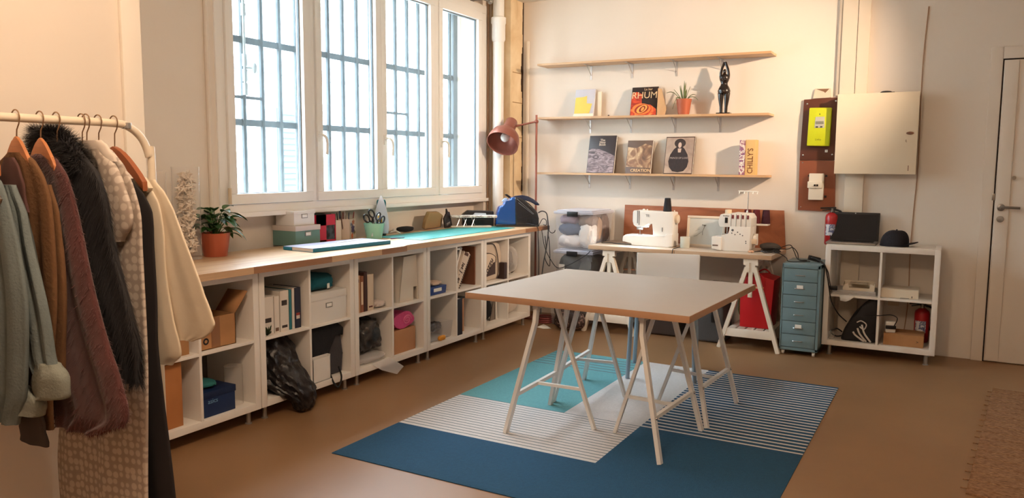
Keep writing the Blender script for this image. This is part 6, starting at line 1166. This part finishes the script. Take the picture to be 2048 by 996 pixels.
def garment(parent, name, y, rows, th, m, folds=(3, 0.006), nu=56, nv=44, fur=None, seed=0, build=True):
    """closed cloth body hanging in the x-z plane at y; rows = (z, xleft, xright) from top to hem"""
    random.seed(seed); p1, p2, p3 = [random.uniform(0, 6) for _ in range(3)]; k, amp = folds
    zs = [r[0] for r in rows]; L = abs(zs[-1] - zs[0])
    # arc parameter by row so shoulders get detail
    def row(v):
        f = v * (len(rows) - 1); i = min(int(f), len(rows) - 2); t_ = f - i; a, b = rows[i], rows[i + 1]
        c0 = rows[max(i - 1, 0)]; c3 = rows[min(i + 2, len(rows) - 1)]
        def cr(j): return 0.5 * (2 * a[j] + (b[j] - c0[j]) * t_ + (2 * c0[j] - 5 * a[j] + 4 * b[j] - c3[j]) * t_ * t_ + (3 * a[j] - c0[j] - 3 * b[j] + c3[j]) * t_ ** 3)
        return a[0] + (b[0] - a[0]) * t_, cr(1), cr(2)
    def fn(u, v):
        z, xl, xr = row(min(max(v, 0), 1)); a = 2 * PI * u; s = (1 - math.cos(a)) / 2; sg = math.sin(a)
        grow = min(1, (rows[0][0] - z) / (0.35 * L) + 0.15)
        f = amp * grow * (math.sin(2 * PI * k * s + p1 + 0.8 * math.sin(3 * v + p2)) + 0.5 * math.sin(2 * PI * k * 2.3 * s + p3 + 2 * v)) * math.sin(PI * s) ** 0.4
        yy = y + th * math.copysign(abs(sg) ** 0.7, sg) * (-1) * (0.65 + 0.35 * grow) + f
        return Vector((xl + (xr - xl) * s + 0.003 * math.sin(14 * v + p2), yy, z))
    mb = MB(); mb.grid(fn, nu, nv, wrap=True, caps=True)
    if fur:
        n, ln, wd, dr = fur
        for _ in range(n):
            u, v = random.random(), random.random() ** 0.9; p = fn(u, v); e = 0.01; du = fn(u + e, v) - p; dv = fn(u, min(1, v + e)) - fn(u, max(0, v - e)); nn = du.cross(dv)
            if nn.length < 1e-9: continue
            nn.normalize()
            cen = Vector(((row(v)[1] + row(v)[2]) / 2, y, p.z))
            if nn.dot(p - cen) < 0: nn = -nn
            d = (nn * random.uniform(0.5, 0.9) + Vector((random.uniform(-.25, .25), random.uniform(-.1, .1), -dr * random.uniform(0.6, 1.3)))).normalized(); l_ = ln * random.uniform(0.5, 1.25); sd = d.cross(nn)
            if sd.length < 1e-3: sd = Vector((1, 0, 0))
            sd.normalize(); q = p + d * l_ + Vector((0, 0, -l_ * 0.2 * dr))
            vs_ = [mb.bm.verts.new(x) for x in (p - sd * wd - nn * 0.002, p + sd * wd - nn * 0.002, q)]; mb.bm.faces.new(vs_)
        mb.keepn = True
    o = mb.build(name, m, parent, ang=180 if fur else 70)
    return o
# 1 denim shirt
M_den = mat('denim_pale', (104, 114, 114), 0.9, var=0.12, vscale=5, bump=0.3, bscale=140)
hanger('pale wooden hanger at the left edge, carrying the denim shirt', -5.50)
g = T('denim_shirt', 'faded blue-grey denim shirt with rolled cuff, leftmost on the clothes rail', 'shirt', (RX, -5.50, 0.6))
garment(g, 'body', -5.50, [(1.41, 1.14, 1.26), (1.37, 1.08, 1.32), (1.30, 1.03, 1.355), (1.20, 0.99, 1.39), (1.05, 0.98, 1.41), (0.90, 0.99, 1.40), (0.75, 1.0, 1.38), (0.66, 1.02, 1.33)], 0.022, M_den, (5, 0.011), seed=1)
garment(g, 'sleeve', -5.455, [(1.36, 1.24, 1.31), (1.28, 1.25, 1.355), (1.15, 1.27, 1.395), (1.0, 1.30, 1.435), (0.87, 1.33, 1.462), (0.80, 1.36, 1.475)], 0.018, M_den, (3, 0.008), seed=2)
garment(g, 'cuff', -5.455, [(0.85, 1.39, 1.475), (0.83, 1.37, 1.50), (0.79, 1.355, 1.515), (0.755, 1.36, 1.505), (0.745, 1.38, 1.46)], 0.030, mat('denim_cuff', (124, 128, 120), 0.9, bump=0.3, bscale=140), (1, 0.004), nv=14, seed=3)
garment(g, 'cuff', -5.47, [(0.765, 1.26, 1.33), (0.745, 1.25, 1.40), (0.71, 1.25, 1.415), (0.69, 1.27, 1.40)], 0.028, mat('denim_cuff', (124, 128, 120), 0.9, bump=0.3, bscale=140), (1, 0.004), nv=12, seed=4)
g = T('dark_trousers', 'dark navy garment hanging at the far left edge of the picture', 'trousers', (1.2, -5.58, 0.6))
garment(g, 'body', -5.575, [(1.18, 1.10, 1.20), (1.05, 1.08, 1.235), (0.9, 1.08, 1.25), (0.75, 1.08, 1.255), (0.63, 1.09, 1.24)], 0.02, mat('navy_wool', (30, 32, 38), 0.9), (2, 0.006), seed=5)
# clip hanger
t = T('clip_hanger', 'chrome wire trouser hanger with a clip at the left edge of the rail', 'hanger', (RX, -5.53, 1.35))
mb = MB(); mb.tube([(1.10, -5.535, 1.47), (1.20, -5.535, 1.41), (1.335, -5.53, 1.325)], 0.003, 6); mb.tube([(1.12, -5.535, 1.50), (1.22, -5.535, 1.42), (1.35, -5.53, 1.335)], 0.003, 6); mb.build('wire', M_chrome, t)
mb = MB(at(1.345, -5.53, 1.315, 0, 0, 0.6)); mb.box(-0.014, -0.012, -0.02, 0.014, 0.012, 0.02, 0.005); mb.build('clip', M_chrome, t)
# 2 camel coat
g = T('camel_coat', 'camel brown coat hanging between the denim shirt and the burgundy fur', 'coat', (RX, -5.40, 0.62))
M_cam = mat('camel_wool', (108, 76, 48), 0.95, var=0.08, vscale=6, bump=0.3, bscale=90)
garment(g, 'body', -5.405, [(1.455, 1.20, 1.285), (1.43, 1.15, 1.325), (1.38, 1.10, 1.37), (1.32, 1.08, 1.40), (1.2, 1.07, 1.405), (1.0, 1.07, 1.395), (0.8, 1.07, 1.36), (0.62, 1.08, 1.345)], 0.020, M_cam, (3, 0.007), seed=6)
garment(g, 'sleeve', -5.38, [(1.36, 1.27, 1.355), (1.28, 1.28, 1.39), (1.15, 1.29, 1.40), (0.98, 1.29, 1.395), (0.8, 1.28, 1.375), (0.72, 1.29, 1.36)], 0.015, M_cam, (1, 0.003), seed=7)
garment(g, 'hood_lining', -5.432, [(1.44, 1.22, 1.27), (1.40, 1.19, 1.30), (1.35, 1.17, 1.315), (1.28, 1.18, 1.33)], 0.010, mat('lining_plum', (84, 56, 52), 0.9), (1, 0.002), nv=12, seed=8)
hanger('pale wooden hanger showing above the camel coat', -5.41, 1.499)
g2 = T('grey_scarf', 'dark grey cloth end hanging below the denim cuff', 'scarf', (1.3, -5.43, 0.55))
garment(g2, 'cloth', -5.445, [(0.70, 1.25, 1.36), (0.64, 1.24, 1.37), (0.585, 1.24, 1.385)], 0.012, mat('cloth_grey', (70, 62, 58), 0.95), (1, 0.003), nv=8, seed=9)
# 3 burgundy fur
g = T('burgundy_fur_coat', 'sheared burgundy fur coat in the middle of the clothes rail', 'coat', (RX, -5.33, 0.56))
M_bur = mat('burgundy_fur', (86, 46, 44), 0.95, var=0.22, vscale=9, sheen=0.35)
garment(g, 'body', -5.33, [(1.452, 1.20, 1.27), (1.435, 1.13, 1.31), (1.39, 1.08, 1.355), (1.32, 1.06, 1.385), (1.2, 1.05, 1.42), (1.05, 1.05, 1.465), (0.90, 1.07, 1.52), (0.76, 1.12, 1.58), (0.66, 1.20, 1.59), (0.60, 1.24, 1.45)], 0.024, M_bur, (2.5, 0.008), fur=(9000, 0.014, 0.0012, 0.7), seed=10)
hanger('pale wooden hanger showing above the burgundy fur coat', -5.34, 1.497)
# 4 black fur
g = T('black_fur_coat', 'shaggy black long-haired fur coat on the clothes rail', 'coat', (RX, -5.26, 0.72))
M_bf = mat('black_fur', (22, 20, 24), 0.75, sheen=0.1)
garment(g, 'body', -5.262, [(1.515, 1.12, 1.22), (1.50, 1.09, 1.27), (1.46, 1.07, 1.32), (1.40, 1.06, 1.395), (1.32, 1.06, 1.44), (1.2, 1.08, 1.465), (1.08, 1.15, 1.50), (0.96, 1.25, 1.54), (0.86, 1.32, 1.57), (0.76, 1.42, 1.56)], 0.024, M_bf, (2, 0.006), fur=(13000, 0.034, 0.0011, 1.5), seed=11)
garment(g, 'collar', -5.262, [(1.53, 1.12, 1.17), (1.52, 1.09, 1.22), (1.49, 1.07, 1.28), (1.45, 1.08, 1.33), (1.40, 1.10, 1.34)], 0.032, M_bf, (2, 0.004), nv=14, fur=(7000, 0.036, 0.0009, 0.3), seed=31)
mb = MB(); hook(mb, -5.29, 1.49); mb.thing('hanger_hook', M_hook, 'wire hanger hook rising from the shaggy black fur coat', 'hanger')
# 5 dotted coat
M_dot = ramp('dotted_cloth', 36, [(0.0, (200, 188, 176)), (0.38, (196, 184, 172)), (0.47, (166, 152, 140)), (1.0, (160, 146, 134))], (1, 0.001, 1), 0.35, 0.8, 'voronoi')
M_dot2 = mat('dotted_cloth_plain', (206, 194, 182), 0.85)
g = T('dotted_coat', 'long pale coat with a round dot pattern on the clothes rail', 'coat', (RX, -5.18, 0.2))
garment(g, 'body', -5.175, [(1.485, 1.20, 1.31), (1.465, 1.14, 1.35), (1.42, 1.10, 1.40), (1.36, 1.08, 1.44), (1.27, 1.07, 1.475), (1.15, 1.07, 1.478), (1.0, 1.06, 1.478), (0.8, 1.04, 1.475), (0.6, 1.0, 1.465), (0.4, 0.96, 1.455), (0.22, 0.96, 1.45)], 0.018, M_dot, (2, 0.006), seed=12)
garment(g, 'sleeve', -5.20, [(1.47, 1.27, 1.335), (1.43, 1.28, 1.385), (1.37, 1.30, 1.43), (1.30, 1.32, 1.462), (1.23, 1.34, 1.462), (1.18, 1.35, 1.42)], 0.016, M_dot, (1, 0.003), seed=13)
garment(g, 'collar', -5.195, [(1.497, 1.215, 1.33), (1.48, 1.22, 1.355), (1.45, 1.25, 1.385), (1.43, 1.29, 1.40)], 0.012, M_dot2, (1, 0.002), nv=8, seed=14)
for y, l in ((-5.21, 'pair of close hanger hooks over the dotted coat, left one'), (-5.195, 'pair of close hanger hooks over the dotted coat, right one'), (-5.155, 'single hanger hook just right of the close pair of hooks')):
    mb = MB(); hook(mb, y, 1.485); mb.thing('hanger_hook', M_hook, l, 'hanger')
# 6 black dress on brown hanger
hanger('brown wooden hanger at the right end, carrying the cream shirt', -5.10, 1.477, 0.15, mat('hanger_brown', (150, 86, 52), 0.4), 0.009)
g = T('black_dress', 'long black dress hanging between the dotted coat and the cream shirt', 'dress', (RX, -5.12, 0.2))
M_bd2 = mat('dress_black', (34, 30, 32), 0.9)
garment(g, 'body', -5.125, [(1.37, 1.17, 1.37), (1.33, 1.15, 1.42), (1.27, 1.14, 1.465), (1.15, 1.14, 1.468), (1.0, 1.14, 1.466), (0.85, 1.14, 1.462), (0.7, 1.12, 1.482), (0.5, 1.1, 1.505), (0.25, 1.08, 1.525)], 0.014, M_bd2, (2, 0.005), seed=15)
# 7 cream shirt
g = T('cream_shirt', 'cream shirt with wide sleeve, rightmost garment on the clothes rail', 'shirt', (RX, -5.06, 0.75))
M_cs = mat('cream_cotton', (214, 200, 178), 0.85, bump=0.15, bscale=20)
garment(g, 'body', -5.07, [(1.375, 1.20, 1.36), (1.35, 1.17, 1.385), (1.30, 1.15, 1.42), (1.2, 1.15, 1.44), (1.05, 1.15, 1.45), (0.9, 1.15, 1.475), (0.80, 1.16, 1.50), (0.76, 1.18, 1.46)], 0.014, M_cs, (2, 0.005), seed=16)
garment(g, 'sleeve', -5.045, [(1.372, 1.335, 1.375), (1.335, 1.34, 1.415), (1.28, 1.35, 1.455), (1.2, 1.36, 1.50), (1.1, 1.37, 1.555), (1.0, 1.385, 1.60), (0.93, 1.40, 1.632), (0.905, 1.42, 1.638), (0.865, 1.45, 1.60), (0.845, 1.47, 1.535)], 0.010, M_cs, (1.0, 0.004), seed=17)
mb = MB(); mb.prism([(1.335, 1.385), (1.37, 1.378), (1.40, 1.345), (1.385, 1.33), (1.35, 1.35)], -5.088, -5.07, 'y', 0.003); mb.build('collar', M_cs, g)
